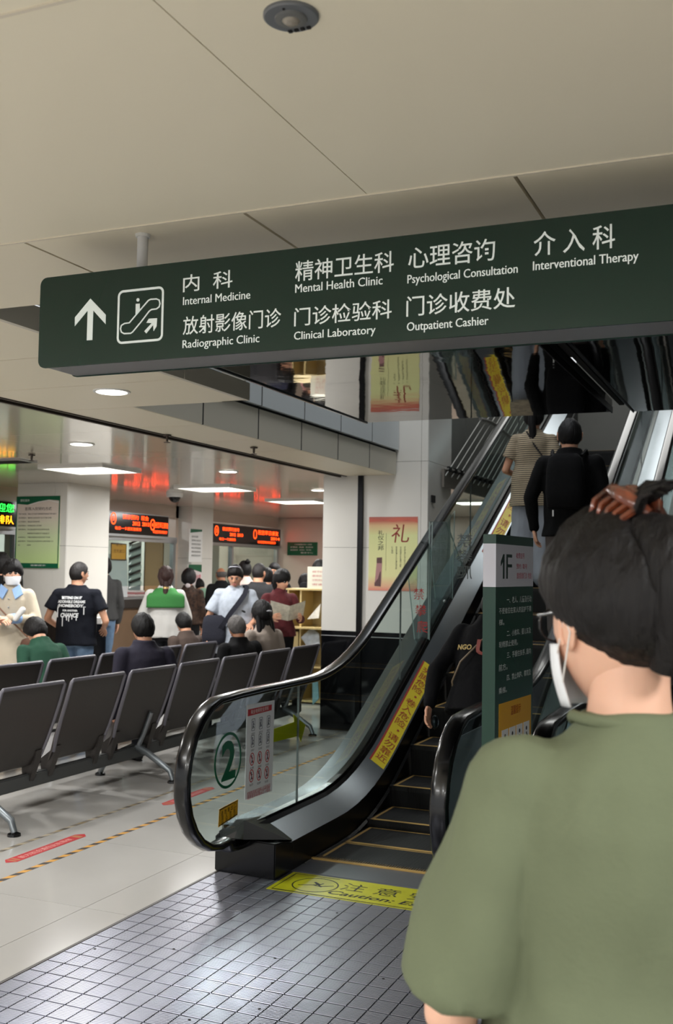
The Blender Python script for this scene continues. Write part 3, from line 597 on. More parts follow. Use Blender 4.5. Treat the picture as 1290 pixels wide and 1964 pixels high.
# caution sticker on the plate
cs = [at(518, 1705, 'Z', .008), at(571, 1674, 'Z', .008)]
A = Vector((-2.365, 4.735)); t = empty('floor_sticker', (-1.9, 4.85, .008), 'yellow caution sticker on the metal plate in front of the escalator', 'sticker')
MB().rect(FZ, -2.37, -1.25, 4.705, 5.02, .0078, .0088).build('yellow_sheet', mat('floor_yellow', (206, 204, 30), .35, var=.12, vscale=14), t)
MB().stroke(FZ, [(-1.4, 4.72), (-2.345, 4.72), (-2.345, 5.0), (-2.1, 5.0)], .006, .0088, .0092).build('border_line', M['blk'], t)
pc_ = Vector((-2.175, 4.862)); mb = MB().stroke(FZ, circ(pc_.x, pc_.y, .115, .112, 40), .007, .0088, .0092, True)
mb.stroke(FZ, [(-2.255, 4.83), (-2.185, 4.86), (-2.145, 4.85), (-2.085, 4.885)], .008, .0088, .0092).stroke(FZ, [(-2.195, 4.905), (-2.16, 4.875), (-2.185, 4.86)], .012, .0088, .0092).stroke(FZ, [(-2.145, 4.90), (-2.16, 4.87), (-2.135, 4.845)], .008, .0088, .0092)
mb.build('slipping_figure', M['blk'], t)
mb = MB()
for k, ch in enumerate('注意安全'): text(mb, FZ, ch, -2.045+.175*k, -1.92+.175*k, 4.85, 4.965, .0092, .05)
text(mb, FZ, 'Caution: Escalator', -2.07, -1.33, 4.765, 4.82, .0092, .02, base=True, shear=.25); mb.build('lettering', M['blk'], t, fix=False)
# floor tapes and red floor sticker
def tape(x, ya, yb, wd, fade, lab):
    t = empty('floor_tape', (x, (ya+yb)/2, 0), lab, 'floor tape', 'striped tapes on the floor')
    ym, bm_ = MB(), MB(); y = ya; k = 0; L_ = .055
    while y < yb:
        mb = ym if k % 2 else bm_; mb.prism([(x-wd/2, y), (x+wd/2, y+.03), (x+wd/2, y+.03+L_), (x-wd/2, y+L_)], FZ, .0002, .0009); y += L_; k += 1
    ym.build('light_stripes', mat('tape_amber', (206, 150, 60), .5) if not fade else mat('tape_worn', (150, 132, 98), .5, var=.4, vscale=9, col2=(196, 186, 168)), t, kind='stuff')
    bm_.build('dark_stripes', mat('tape_black', (52, 46, 42), .5) if not fade else mat('tape_black_worn', (76, 70, 64), .5, var=.4, vscale=8, col2=(150, 142, 130)), t, kind='stuff')
tape(-3.63, 3.9, 9.5, .035, False, 'black and amber striped tape nearer the escalator')
tape(-4.0, 4.1, 9.5, .03, True, 'worn black and amber striped tape nearer the seats')
def redst(ya, yb, lab):
    t = empty('red_floor_sticker', (-3.82, (ya+yb)/2, 0), lab, 'sticker')
    MB().prism([(-3.86, ya+.04), (-3.82, ya), (-3.78, ya+.04), (-3.78, yb-.04), (-3.82, yb), (-3.86, yb-.04)], FZ, .0002, .0009).build('red_sheet', mat('floor_red', (178, 36, 40), .45), t)
    mb = MB(); Fq = frame((-3.82, 0, 0), (0, 1, 0), (-1, 0, 0)); text(mb, lambda a, b, d=0: Vector((-3.82-b, a, .0011)), '前方就诊请在此处等候', ya+.11, yb-.13, -.022, .022, .001, .02)
    mb.build('lettering', mat('floor_pink', (226, 170, 160), .5), t, fix=False)
    MB().rect(FZ, -3.85, -3.79, ya+.04, ya+.055, .0009, .0011).rect(FZ, -3.85, -3.79, ya+.07, ya+.085, .0009, .0011).rect(FZ, -3.85, -3.79, yb-.09, yb-.05, .0009, .0011).build('end_bars', mat('floor_brownish', (170, 110, 70), .5), t)
redst(4.52, 5.2, 'red waiting sticker between the striped tapes, at the left'); redst(6.05, 6.7, 'red waiting sticker seen through the escalator glass')
# ------------------------------------------------------------------ green column sign
O = Vector((-.988, 3.79, 0)); dv = Vector((math.sin(R(5)), math.cos(R(5)), 0)); nv = Vector((dv.y, -dv.x, 0)); W_ = .445; T_ = .05; Hs = 1.72
cs_ = empty('column_sign', O, 'free-standing green column sign with 1F on a white band, beside the escalator', 'sign')
Fs1 = frame(O, dv, (0, 0, 1))                         # printed side
Fs0 = frame(O-nv*T_, nv, (0, 0, 1))                   # narrow end towards the camera
cg = mat('column_green', (3, 58, 40), .3); cw = mat('column_white', (214, 212, 220), .35)
def slab(z0, z1, m, name, g=0):
    mb = MB(); a = [O-nv*(T_+g)-dv*g, O+nv*g-dv*g, O+nv*g+dv*(W_+g), O-nv*(T_+g)+dv*(W_+g)]
    V = [p+Vector((0, 0, z)) for z in (z0, z1) for p in a]; mb.add(V, [(3, 2, 1, 0), (4, 5, 6, 7), (0, 1, 5, 4), (1, 2, 6, 5), (2, 3, 7, 6), (3, 0, 4, 7)]); return mb.build(name, m, cs_)
slab(.03, .28, cw, 'lower_body'); slab(.28, 1.525, cg, 'green_body'); slab(1.525, 1.685, cw, 'white_band'); slab(1.685, Hs, cg, 'top_cap'); 
mb = MB(); mb.box(O.x-.2, O.x+.2, O.y-.06, O.y+.56, 0, .03); mb.build('base_plate', M['steel'], cs_, bevel=.006)
def s2(x, y):
    d = ray(x, y); n = Fs1.n; k = (O-CAM).dot(n)/d.dot(n); p = CAM+d*k-O; return (p.dot(dv), p.z)
dg_ = mat('column_dark_green_print', (12, 48, 38), .4); pk = mat('column_pink_print', (206, 90, 110), .45)
def stext(s, xl, yt, yb, xr, m, bold=.015, p=cs_):
    a, b, c = s2(xl, yb), s2(xl, yt), s2(xr, (yt+yb)/2); mb = MB(); text(mb, Fs1, s, a[0], c[0], a[1], b[1], .001, bold); return mb.build('lettering', m, p, fix=False)
stext('F', 970, 1063, 1110, 981, dg_, .0)
a, b = s2(959, 1110), s2(966, 1063); c = s2(966.5, 1110)
MB().prism([(c[0]-.016, a[1]), (c[0], a[1]), (c[0], b[1]), (c[0]-.013, b[1]), (c[0]-.040, b[1]-.028), (c[0]-.040, b[1]-.045), (c[0]-.016, b[1]-.028)], Fs1, 0, .001).build('digit_one', dg_, cs_)
stext('收费挂号', 989, 1060, 1071, 1005, pk); stext('预约  取号', 989.5, 1081, 1091, 1010, pk); stext('放射影像门诊  检验', 990, 1098, 1110, 1018, pk)
for s, xl, yt, yb, xr in (('一、老人、儿童及行动', 971, 1144, 1157, 1018), ('不便者应在家人的监护下乘', 956, 1166, 1178, 1018), ('梯。', 956, 1188, 1200, 966), ('二、小推车、婴儿车及', 971, 1209, 1221, 1017), ('轮椅禁止使用。', 956, 1231, 1243, 992), ('三、手握住扶手, 面向', 971, 1251, 1263, 1017), ('前方。', 955.5, 1275, 1288, 972), ('四、禁止奔跑、攀爬及', 971, 1294, 1306, 1017), ('乘梯。', 955.5, 1320, 1332, 971)): stext(s, xl, yt, yb, xr, mat('column_white_print', (226, 234, 230), .45), .02)
a, b = s2(956, 1351)[1], s2(956, 1435)[1]; ua, ub = s2(956, 1390)[0], s2(1017, 1390)[0]
yp = MB().prism([(ua, b-.06), (ub, b-.06), (ub, a), (ua, a)], Fs1, 0, .0012).build('yellow_notice', mat('column_yellow', (224, 166, 20), .4), cs_)
mb = MB(); text(mb, Fs1, '温馨提示', ua+.13, ub-.13, a-.055, a-.02, .002, .02); mb.build('notice_heading', mat('heading_red', (160, 40, 20), .5), yp, fix=False)
for i in range(4):
    for j in range(2):
        u0 = ua+.03+i*(ub-ua-.04)/4; MB().rect(Fs1, u0, u0+.072, a-.21-.13*j, a-.1-.13*j, .0012, .002).build('pictogram_field', M['white'], yp)
        mb = MB(); mb.prism(circ(u0+.035, a-.125-.13*j, .008), Fs1, .002, .0026); mb.stroke(Fs1, [(u0+.035, a-.14-.13*j), (u0+.03+.004*i, a-.165-.13*j), (u0+.025, a-.195-.13*j)], .01, .002, .0026); mb.stroke(Fs1, [(u0+.035, a-.165-.13*j), (u0+.055-.006*i, a-.19-.13*j)], .007, .002, .0026); mb.stroke(Fs1, [(u0+.034, a-.145-.13*j), (u0+.058, a-.16-.13*j)], .006, .002, .0026); mb.build('pictogram', M['blk'], yp)
mb = MB()
for k in range(3):
    text(mb, Fs1, '服务热线', .06, .24, .20-.045*k, .225-.045*k, .001, .0)
mb.build('small_lettering', mat('small_grey_print', (170, 170, 176), .5), cs_, fix=False)
# ------------------------------------------------------------------ boards, posters and displays
def board(name, F, P, m, lab, cat, d=.012, frame_m=None, fw=.012, loc=None):
    s = [p[0] for p in P]; t_ = [p[1] for p in P]; loc = F(sum(s)/len(s), min(t_), 0)
    t = empty(name, loc, lab, cat)
    MB().prism(P, F, 0, d).build('sheet', m, t)
    if frame_m: MB().stroke(F, P, fw, d, d+.004, True).build('frame', frame_m, t)
    return t
def small_rows(F, rows, m, parent, name='text_lines', bold=.01, d=.014):
    mb = MB()
    for s, a0, a1, b0, b1 in rows: text(mb, F, s, a0, a1, b0, b1, d, bold)
    return mb.build(name, m, parent, fix=False)
# notice board on the left pillar (QR codes of the original left out)
F2 = FY(9.62); pp = lambda x, y: ((lambda p: (p.x, p.z))(at(x, y, 'Y', 9.62)))
a, c = pp(31, 1088), pp(117, 952)
gn = gradmat('notice_gradient', [(0, (198, 226, 150)), (.45, (206, 220, 176)), (.75, (222, 208, 196))], 0, 1)
for n in gn.node_tree.nodes:
    if n.type == 'MAP_RANGE': n.inputs[1].default_value = 0; n.inputs[2].default_value = c[1]-a[1]
nb = board('notice_board', F2, [a, (c[0], a[1]), c, (a[0], c[1])], gn, 'pale green notice board with dark green header on the left pillar', 'notice', .02, M['grn'], .01)
W2 = c[0]-a[0]; H2 = c[1]-a[1]; X2, Z2 = a
U = lambda u, v: (X2+W2*u, Z2+H2*v)
MB().prism([U(0, .90), U(.25, .885), U(.5, .93), U(.75, .955), U(1, .94), U(1, 1), U(0, 1)], F2, .02, .0215).prism([U(0, 0), U(1, 0), U(1, .062), U(0, .062)], F2, .02, .0215).build('green_bands', M['grn'], nb)
MB().stroke(F2, [U(.3, .885), U(.5, .92), U(.75, .945), U(1, .91)], .008, .0215, .0225).build('white_swoosh', M['white'], nb)
dkp = mat('dark_print', (54, 52, 50), .5)
L2 = lambda s, u0, u1, v0, v1, **k: (s, X2+W2*u0, X2+W2*u1, Z2+H2*v0, Z2+H2*v1)
small_rows(F2, [L2('医院入院预约方式', .2, .82, .805, .852)], dkp, nb, 'heading', .02, .0216)
small_rows(F2, [L2('便民服务', .08, .3, .93, .965), L2('温馨提示', .36, .72, .02, .045)], M['white'], nb, 'white_lettering', .01, .0222)
rows = [('预约电话：', '请在工作日拨打医院服务电话进行预约登记', .93), ('现场预约：', '请持本人身份证到门诊大厅窗口办理', .82), ('诊间预约：', '由接诊医生为您预约复诊时间', .55), ('自助预约：', '在自助服务机上自行预约', .6), ('微信预约：', '关注医院服务号后选择预约挂号', .78), ('', '按照提示完成就诊人信息登记', .78), ('手机预约：', '下载应用程序后选择专家与时间', .8), ('社区预约：', '可在社区卫生服务中心预约本院门诊', .88), ('注：', '预约成功请按时就诊', .36)]
small_rows(F2, [L2(h, .05, .24 if len(h) > 2 else .12, .745-.055*i, .765-.055*i) for i, (h, s, u) in enumerate(rows) if h]+[L2(s, .27, u, .745-.055*i, .766-.055*i) for i, (h, s, u) in enumerate(rows)], mat('print_grey', (96, 92, 86), .5), nb, 'text_rows', .006, .0216)
# courtesy poster on the escalator pillar
F1 = FY(9.6); p9 = lambda x, y: ((lambda p: (p.x, p.z))(at(x, y, 'Y', 9.6)))
a, c = p9(706, 1132), p9(801, 991)
gp = gradmat('poster_gradient', [(0, (222, 130, 112)), (.06, (228, 176, 140)), (.2, (226, 222, 160)), (.75, (222, 226, 160)), (.88, (226, 190, 140)), (.95, (196, 92, 76)), (1, (190, 110, 96))], 0, c[1]-a[1])
po = board('courtesy_poster', F1, [a, (c[0], a[1]), c, (a[0], c[1])], gp, 'yellow and red poster with a large red character on the pillar by the escalator', 'poster', .004)
X1, Z1 = a; W1, H1 = c[0]-a[0], c[1]-a[1]; U = lambda u, v: (X1+W1*u, Z1+H1*v)
mb = MB(); u, v = U(.47, .65), U(.83, .90); text(mb, F1, '礼', u[0], v[0], u[1], v[1], .0052, .03, shear=.12); mb.build('red_character', mat('calligraphy_red', (140, 30, 26), .5), po, fix=False)
mb = MB(); u, v = U(.19, .54), U(.31, .82); text(mb, F1, '礼仪之邦', u[0], v[0], u[1], v[1], .0052, .01, vert=True); mb.build('black_characters', M['blk'], po, fix=False)
mb = MB()
for k, (s, v0) in enumerate((('学礼知礼，以礼待人。行为有度', .32), ('言行谦和，举止文雅，待人诚恳', .32), ('尊老爱幼，礼让为先，和谐友善', .29), ('礼之用和', .5))): u = U(.73-.087*k, v0); w_ = U(.765-.087*k, .60); text(mb, F1, s, u[0], w_[0], u[1], w_[1], .005, .0, vert=True)
mb.build('small_characters', dkp, po, fix=False)
MB().stroke(F1, [U(.36, .27), U(.36, .78)], .002, .0045, .005).build('rule', dkp, po)
sc_ = mat('scroll_purple', (96, 62, 62), .5); MB().prism([U(.13, .07), U(.26, .065), U(.27, .12), U(.28, .38), U(.28, .44), U(.18, .44), U(.17, .38), U(.14, .14)], F1, .0045, .0055).build('printed_scroll', mat('scroll_pink', (176, 128, 128), .5), po)
MB().prism([U(.13, .06), U(.26, .055), U(.26, .10), U(.13, .11)], F1, .0055, .006).prism([U(.17, .37), U(.28, .37), U(.28, .45), U(.17, .445)], F1, .0055, .006).prism([U(.15, .12), U(.2, .16), U(.24, .25), U(.26, .26), U(.26, .10), U(.16, .10)], F1, .0055, .0058).build('printed_scroll_ends', sc_, po)
MB().prism([U(0, .93), U(.3, .955), U(.5, .93), U(.8, .96), U(1, .92), U(1, .97), U(.6, .985), U(.3, .96), U(0, .98)], F1, .0043, .0049).build('red_clouds', mat('cloud_red', (206, 104, 84), .5), po)
# small dark sensor on the pillar side
ps_ = at(829, 957, 'X', -3.175); MB().box(-3.175, -3.16, ps_.y-.05, ps_.y+.05, ps_.z-.035, ps_.z+.035).build('wall_switch', M['dark'], None, label='small dark switch plate on the shaded side of the cream pillar', cat='switch')
# LED displays over the counters
led = mat('led_orange', (255, 60, 10), .5, em=(255, 62, 12), es=5.5); ledg = mat('led_green', (30, 230, 60), .5, em=(40, 235, 70), es=4); ledy = mat('led_amber', (255, 170, 20), .5, em=(255, 150, 20), es=5)
ledbox = mat('display_black', (30, 24, 26), .12)
def display(ya, yb, z0, z1, lab, items, cells=0):
    t = empty('led_display', (XW+.06, (ya+yb)/2, z0), lab, 'display', 'lettered displays over the counters')
    MB().box(XW-.02, XW+.10, ya, yb, z0, z1).build('casing', ledbox, t, bevel=.004)
    MB().box(XW-.02, XW+.11, ya, yb, z0-.035, z0-.002).box(XW-.02, XW+.108, ya, yb, z1, z1+.012).build('silver_frame', M['silver'], t)
    Fd = FX(XW+.101)
    for m, its in items:
        mb = MB()
        for it in its:
            if it[0] == 'o': mb.stroke(Fd, circ(it[1], it[2], .055, .075, 24), .013, .0, .002, True)
            else: text(mb, Fd, it[0], it[1], it[2], it[3], it[4], .002, .012)
        mb.build('lit_characters', m, t, fix=False)
    return t
def row(y0, z0, k=1.0):
    return [('就诊预约  现金', y0+.28, y0+.92, z0+.21, z0+.275), ('2012  2013', y0+.52, y0+.94, z0+.13, z0+.185), ('每日一卡通充值服务', y0+.10, y0+.74, z0+.055, z0+.10)]
display(11.05, 13.42, 2.03, 2.325, 'red lettered display between the left pillar and the pier notices', [(led, [('o', 12.02, 2.235), ('5', 12.0, 12.04, 2.205, 2.265)]+row(11.96, 2.03)+[('o', 12.99, 2.19), ('4', 12.97, 13.01, 2.16, 2.22), ('祝您早日康复', 13.06, 13.4, 2.15, 2.235), ('欢迎您到本院就诊', 13.0, 13.38, 2.07, 2.115)])])
display(14.62, 17.2, 1.99, 2.29, 'red lettered display above the queue at the far counter', [(led, [('o', 14.86, 2.18), ('3', 14.84, 14.88, 2.15, 2.21), ('就诊预约挂号', 15.05, 15.62, 2.19, 2.25), ('2012  2013', 15.3, 15.75, 2.11, 2.16), ('每日一卡通服务', 14.95, 15.5, 2.03, 2.075), ('o', 16.2, 2.17), ('祝您早日康复', 16.3, 17.1, 2.17, 2.25), ('2014', 16.8, 17.15, 2.09, 2.14), ('欢迎您到本院就诊', 16.3, 17.0, 2.02, 2.065)])])
display(7.6, 10.1, 2.03, 2.325, 'green and amber lettered display at the left edge of the picture', [(ledg, [('欢迎您', 9.55, 10.0, 2.20, 2.30)]), (ledy, [('请排队', 9.55, 10.0, 2.06, 2.16)])])
def onx(x, y, X): p = at(x, y, 'X', X); return (p.y, p.z)
# things seen through the first window
Fx = FX(XW+.0)
def panel_px(name, X, pts, m, lab, cat, d=.01, fm=None):
    F = FX(X); return board(name, F, [onx(*p, X) for p in pts], m, lab, cat, d, fm)
panel_px('frosted_panel', XW-.02, [(198, 1147), (243, 1147), (243, 1072), (198, 1060)], M['frost'], 'white frosted screen at the left of the counter window', 'screen')
t = panel_px('brass_notice', XW-.005, [(212, 1073), (240, 1074), (241, 1044), (212, 1042)], M['gold'], 'small yellow notice plaque in the counter window', 'notice', .01, M['bronze'])
Fn = FX(XW-.005); r_ = [onx(216, 1056, XW), onx(237, 1056, XW)]
mb = MB(); p0 = onx(217, 1060, XW); p1 = onx(238, 1054, XW); text(mb, Fn, '优先窗口', p0[0], p1[0], p0[1], p1[1], .0115, .01); text(mb, Fn, '军人', p0[0]+.05, p1[0]-.05, p0[1]+.09, p1[1]+.09, .0115, .01); mb.build('lettering', mat('brown_print', (110, 70, 20), .5), t, fix=False)
t = panel_px('document_rack', XW-.3, [(245, 1132), (268, 1132), (270, 1045), (247, 1043)], mat('rack_grey', (150, 156, 158), .5), 'rack of slanted grey papers inside the counter window', 'rack')
Fr_ = FX(XW-.3+.01)
for k in range(6):
    mb = MB(); mb2 = MB()
    a, b = onx(246, 1128-15*k, XW-.29), onx(268, 1118-15*k, XW-.29)
    mb.prism([(a[0], a[1]), (b[0], b[1]-.02), (b[0], b[1]+.03), (a[0]+.05, a[1]+.06)], Fr_, 0, .03); mb2.prism([(a[0]+.03, a[1]+.07), (b[0]-.02, b[1]+.05), (b[0], b[1]+.08), (a[0], a[1]+.09)], Fr_, 0, .02)
    mb.build('tray_front', M['white'], t); mb2.build('tray_gap', M['dark'], t)

for k, (px, py, w_, col, lb) in enumerate(((250, 1140, .3, (176, 110, 110), 'red folder stack on the counter inside the window'), (266, 1138, .26, (60, 74, 140), 'blue tray on the counter inside the window'))):
    p = onx(px, 1147, XW-.2); p = (p[0]+.12*k, p[1]); t = empty('folder_stack' if k == 0 else 'blue_tray', (XW-.22, p[0]+w_/2, 1.12), lb, 'stationery')
    for j in range(4 if k == 0 else 1): MB().box(XW-.32, XW-.14, p[0]+.01*j, p[0]+w_-.01*j, 1.12+.028*j, 1.145+.028*j+(.05 if k else 0)).build('folder' if k == 0 else 'tray', mat('folder%d%d' % (k, j), col if j % 2 == 0 else (210, 200, 196), .5), t)
# notices on the pier
ppx = XW+.0; Xp = -8.36; Fp = FX(Xp)
t = panel_px('pier_notice', Xp, [(361, 1078), (386, 1078), (388, 1016), (363, 1014)], M['white'], 'white paper notice with green top on the pier', 'notice', .006)
a, c = onx(363, 1078, Xp), onx(387, 1016, Xp)
MB().prism([(a[0], c[1]-.06), (c[0], c[1]-.03), (c[0], c[1]), (a[0], c[1])], Fp, .006, .008).build('green_band', M['grn'], t)
mb = MB()
for k, s in enumerate(('服务指南', '请携带本人有效证件', '按顺序排队办理业务', '请勿大声喧哗吸烟', '保管好随身贵重物品', '谢谢您的合作')): text(mb, Fp, s, a[0]+.04, c[0]-(.04 if k else .12), c[1]-.13-.058*k, c[1]-.10-.058*k, .0082, .02)
mb.build('text_rows', dkp, t, fix=False)
t = panel_px('pier_notice', Xp, [(358, 1122), (386, 1122), (387, 1083), (360, 1083)], mat('pale_pink_paper', (226, 214, 214), .5), 'pale notice with dark green top below the white one on the pier', 'notice', .006)
a, c = onx(360, 1122, Xp), onx(386, 1083, Xp); MB().prism([(a[0], c[1]-.10), (a[0]+.15, c[1]-.08), (c[0], c[1]-.12), (c[0], c[1]), (a[0], c[1])], Fp, .006, .008).build('green_band', M['grn'], t)
mb = MB(); text(mb, Fp, '收费', c[0]-.16, c[0]-.02, c[1]-.24, c[1]-.15, .0082, .02); mb.build('red_lettering', mat('red_print', (200, 70, 90), .5), t, fix=False)
# green plaque on the far wall
Fw = FY(17.3); pw = lambda x, y: ((lambda p: (p.x, p.z))(at(x, y, 'Y', 17.3)))
a, c = pw(551, 1065), pw(609, 1040); t = board('green_plaque', Fw, [a, (c[0], a[1]), c, (a[0], c[1])], M['grn'], 'small green plaque with white text on the far wall', 'plaque', .012)
mb = MB()
for k, (s, u0, u1) in enumerate((('门诊楼层分布一览表', .25, .82), ('收费处  药房  检验科', .1, .86), ('放射科  内科  外科', .1, .8), ('服务中心', .45, .86))): text(mb, Fw, s, a[0]+(c[0]-a[0])*u0, a[0]+(c[0]-a[0])*u1, c[1]-.055-.05*k, c[1]-.03-.05*k, .0135, .01)
mb.build('lettering', M['white'], t, fix=False)
# shelves and doors seen past the queue, inside the far counter
t = empty('office_shelving', (-9.2, 15.2, 0), 'office shelving with papers seen through the far counter window', 'shelf')
MB().box(-9.5, -9.15, 14.3, 14.33, 0, 2.1).box(-9.5, -9.15, 15.6, 15.63, 0, 2.1).box(-9.5, -9.48, 14.3, 15.6, 0, 2.1).build('frame', mat('shelf_wood', (178, 140, 96), .5), t)
for z in (1.2, 1.5, 1.8, 2.08): MB().box(-9.48, -9.15, 14.33, 15.6, z, z+.02).build('shelf', MATS['shelf_wood'], t)
for z in (1.22, 1.52, 1.82):
    for k in range(5): MB().box(-9.4, -9.2, 14.4+.24*k, 14.4+.24*k+random.uniform(.08, .2), z, z+random.uniform(.1, .24)).build('paper_stack', M['white'] if k % 3 else mat('folder_green', (120, 160, 120), .5), t)
t = empty('green_framed_door', (-9.6, 16.3, 0), 'door with green and pale panels behind the far counter', 'door')
MB().box(-9.65, -9.6, 15.8, 16.9, 0, 2.1).build('leaf', M['wallc'], t); MB().box(-9.6, -9.58, 15.9, 16.15, 1.0, 2.0).build('green_panel', mat('door_green', (120, 176, 130), .4), t); MB().box(-9.6, -9.585, 16.2, 16.24, 0, 2.1).build('stile', MATS['shelf_wood'], t)
# ------------------------------------------------------------------ airport-style benches
bk = mat('bench_charcoal', (66, 62, 60), .42, metal=.35); rim = mat('bench_rim_highlight', (112, 110, 118), .4, metal=.3); bm_ = mat('bench_beam_grey', (84, 86, 86), .45, metal=.4); al = mat('bench_aluminium', (134, 140, 144), .35, metal=.8)  # rim's paler tone has the metal highlight of the back edges painted in
def seat_meshes():
    pf = [(0, .825), (-.03, .72), (-.075, .585), (-.115, .465), (-.15, .365), (-.185, .305), (-.25, .282), (-.34, .30), (-.46, .345), (-.56, .37), (-.60, .36)]
    def sheet(P, wf, th=.018):
        mb = MB(); rings = []
        V = []; n = len(P)
        for i, (x, z) in enumerate(P):
            a = Vector(P[max(i-1, 0)]); c = Vector(P[min(i+1, n-1)]); t = (c-a).normalized(); nn = Vector((t.y, -t.x))*th
            w0, w1 = wf(i)
            for q in ((x, w0, z), (x, w1, z), (x+nn.x, w1-.004, z+nn.y), (x+nn.x, w0+.004, z+nn.y)): V.append(q)
        Fc = []
        for i in range(n-1):
            for k in range(4): Fc.append((4*i+k, 4*i+(k+1) % 4, 4*(i+1)+(k+1) % 4, 4*(i+1)+k))
        Fc += [(0, 1, 2, 3), tuple(4*(n-1)+k for k in (3, 2, 1, 0))]
        return mb.add(V, Fc)
    back = sheet(pf[:7], lambda i: (.035+.012*max(0, i-3), .625-.012*max(0, i-3)))
    seat = sheet(pf[6:], lambda i: (.05, .61))
    r = MB().tube([(.0, .035, .44+.0), (.0, .035, .44)], .001)
    P3 = [(-.15, .06, .365), (-.115, .045, .465), (-.075, .036, .585), (-.03, .033, .72), (.0, .034, .82), (.002, .05, .836), (.002, .61, .836), (.0, .626, .82), (-.03, .627, .72), (-.075, .624, .585), (-.115, .615, .465), (-.15, .60, .365)]
    r = MB().tube(P3, .0125, 8)
    y = 0; br_ = MB(); br_.add([(-.13, y-.035, .40), (-.13, y+.035, .40), (-.19, y+.02, .20), (-.19, y-.02, .20), (-.25, y-.035, .31), (-.25, y+.035, .31), (-.25, y+.02, .20), (-.25, y-.02, .20)], [(0, 1, 2, 3), (4, 5, 6, 7), (0, 3, 7, 4), (1, 2, 6, 5), (2, 3, 7, 6), (0, 1, 5, 4)])
    return back.mesh('backrest', bk, smooth=40), seat.mesh('seat', bk, smooth=40), r.mesh('rim', rim, smooth=True), br_.mesh('bracket', bk)
SM = seat_meshes()
def bench(X, ys, legs, lab, group):
    t = empty('bench_row', (X, ys[0], 0), lab, 'bench', group)
    for y in ys:
        o = link('backrest', SM[0], t); o.location = (0, y-ys[0], 0); rr = link('rim', SM[2], o)
        for yb_ in (.09, .57): b = link('bracket', SM[3], t); b.location = (0, y-ys[0]+yb_, 0)
        s = link('seat', SM[1], t); s.location = (0, y-ys[0], 0)
    L_ = ys[-1]+.66-ys[0]
    MB().box(-.245, -.195, .02, L_, .155, .245).build('beam', bm_, t, world=False, bevel=.008)
    for y in legs:
        y -= ys[0]
        MB().tube([(-.205, y, .235), (-.11, y, .20), (.09, y, .085), (.115, y, .02)], [.028, .026, .022, .02], 10).build('leg', al, t, world=False, smooth=True)
        MB().tube([(-.235, y, .235), (-.34, y, .19), (-.50, y, .075), (-.525, y, .02)], [.028, .026, .022, .02], 10).build('leg', al, t, world=False, smooth=True)
        for x in (.115, -.525): MB().loft([((x, y, 0), (.04, 0, 0), (0, .04, 0)), ((x, y, .014), (.038, 0, 0), (0, .038, 0)), ((x, y, .022), (.02, 0, 0), (0, .02, 0))], 14).build('foot_pad', M['blackpl'], t, world=False)
        MB().tube([(-.20, y, .22), (-.15, y, .33), (-.085, y, .50)], .018, 8).build('arm_support', al, t, world=False, smooth=True)
    return t
R1 = [6.29-.665*2, 6.29-.665, 6.29, 6.955, 7.62, 8.285, 8.95]
bench(-4.27, [y-.03 for y in R1], [4.98, 6.70, 9.17], 'nearest row of charcoal airport seats, backs to the camera, behind the escalator glass', 'rows of airport seats')
R2 = [5.97, 6.64, 7.31, 7.98, 8.65]
bench(-5.28, R2, [6.6, 8.0, 9.0], 'second row of charcoal airport seats beyond the nearest row', 'rows of airport seats')
# ------------------------------------------------------------------ newspaper rack beside the cream pillar
wd = mat('pale_birch', (206, 184, 128), .45, var=.08, vscale=4); wd2 = mat('birch_inside', (170, 150, 96), .5)
bcx0 = at(551, 1128, 'Y', 11.3).x; bcx1 = bcx0+1.15; zt = 1.35
bc = empty('newspaper_cabinet', ((bcx0+bcx1)/2, 11.4, 0), 'pale wooden newspaper cabinet with open compartments beside the cream pillar', 'cabinet')
for x in (bcx0, bcx0+.165, bcx0+.66, bcx1-.02): MB().box(x, x+.022, 11.3, 11.65, 0, zt-.02).build('upright', wd, bc)
MB().box(bcx0-.01, bcx1+.01, 11.28, 11.66, zt-.02, zt).build('top', wd, bc)
MB().box(bcx0+.02, bcx1, 11.63, 11.65, 0, zt-.02).build('back_panel', wd2, bc)
for z in (.02, .42, .88): MB().box(bcx0+.022, bcx1-.02, 11.3 if z != .88 else 11.18, 11.63, z, z+.02).build('shelf', wd, bc)
MB().box(bcx0-.16, bcx0+.02, 11.2, 11.32, .88, .90).box(bcx0-.26, bcx0+.02, 11.12, 11.3, .955, .97).build('side_ledge', mat('pinkish_ledge', (222, 176, 150), .45), bc)
MB().box(bcx0+.01, bcx0+.155, 11.295, 11.3, .02, .84).build('side_door', wd, bc)
bx = empty('white_card_box', (bcx0+.42, 11.4, zt), 'white printed box on top of the newspaper cabinet', 'box')
MB().box(bcx0+.26, bcx0+.75, 11.3, 11.5, zt, zt+.26).build('body', mat('card_white', (226, 222, 204), .5), bx)
Fq = FY(11.3); mb = MB()
for k, s in enumerate(('报刊阅览处', '请阅后放回原处', '文明阅读请勿带走', '谢谢合作')): text(mb, Fq, s, bcx0+.32, bcx0+.62, zt+.19-.05*k, zt+.215-.05*k, .001, .01)
mb.build('lettering', mat('box_pink', (200, 120, 120), .5), bx, fix=False)
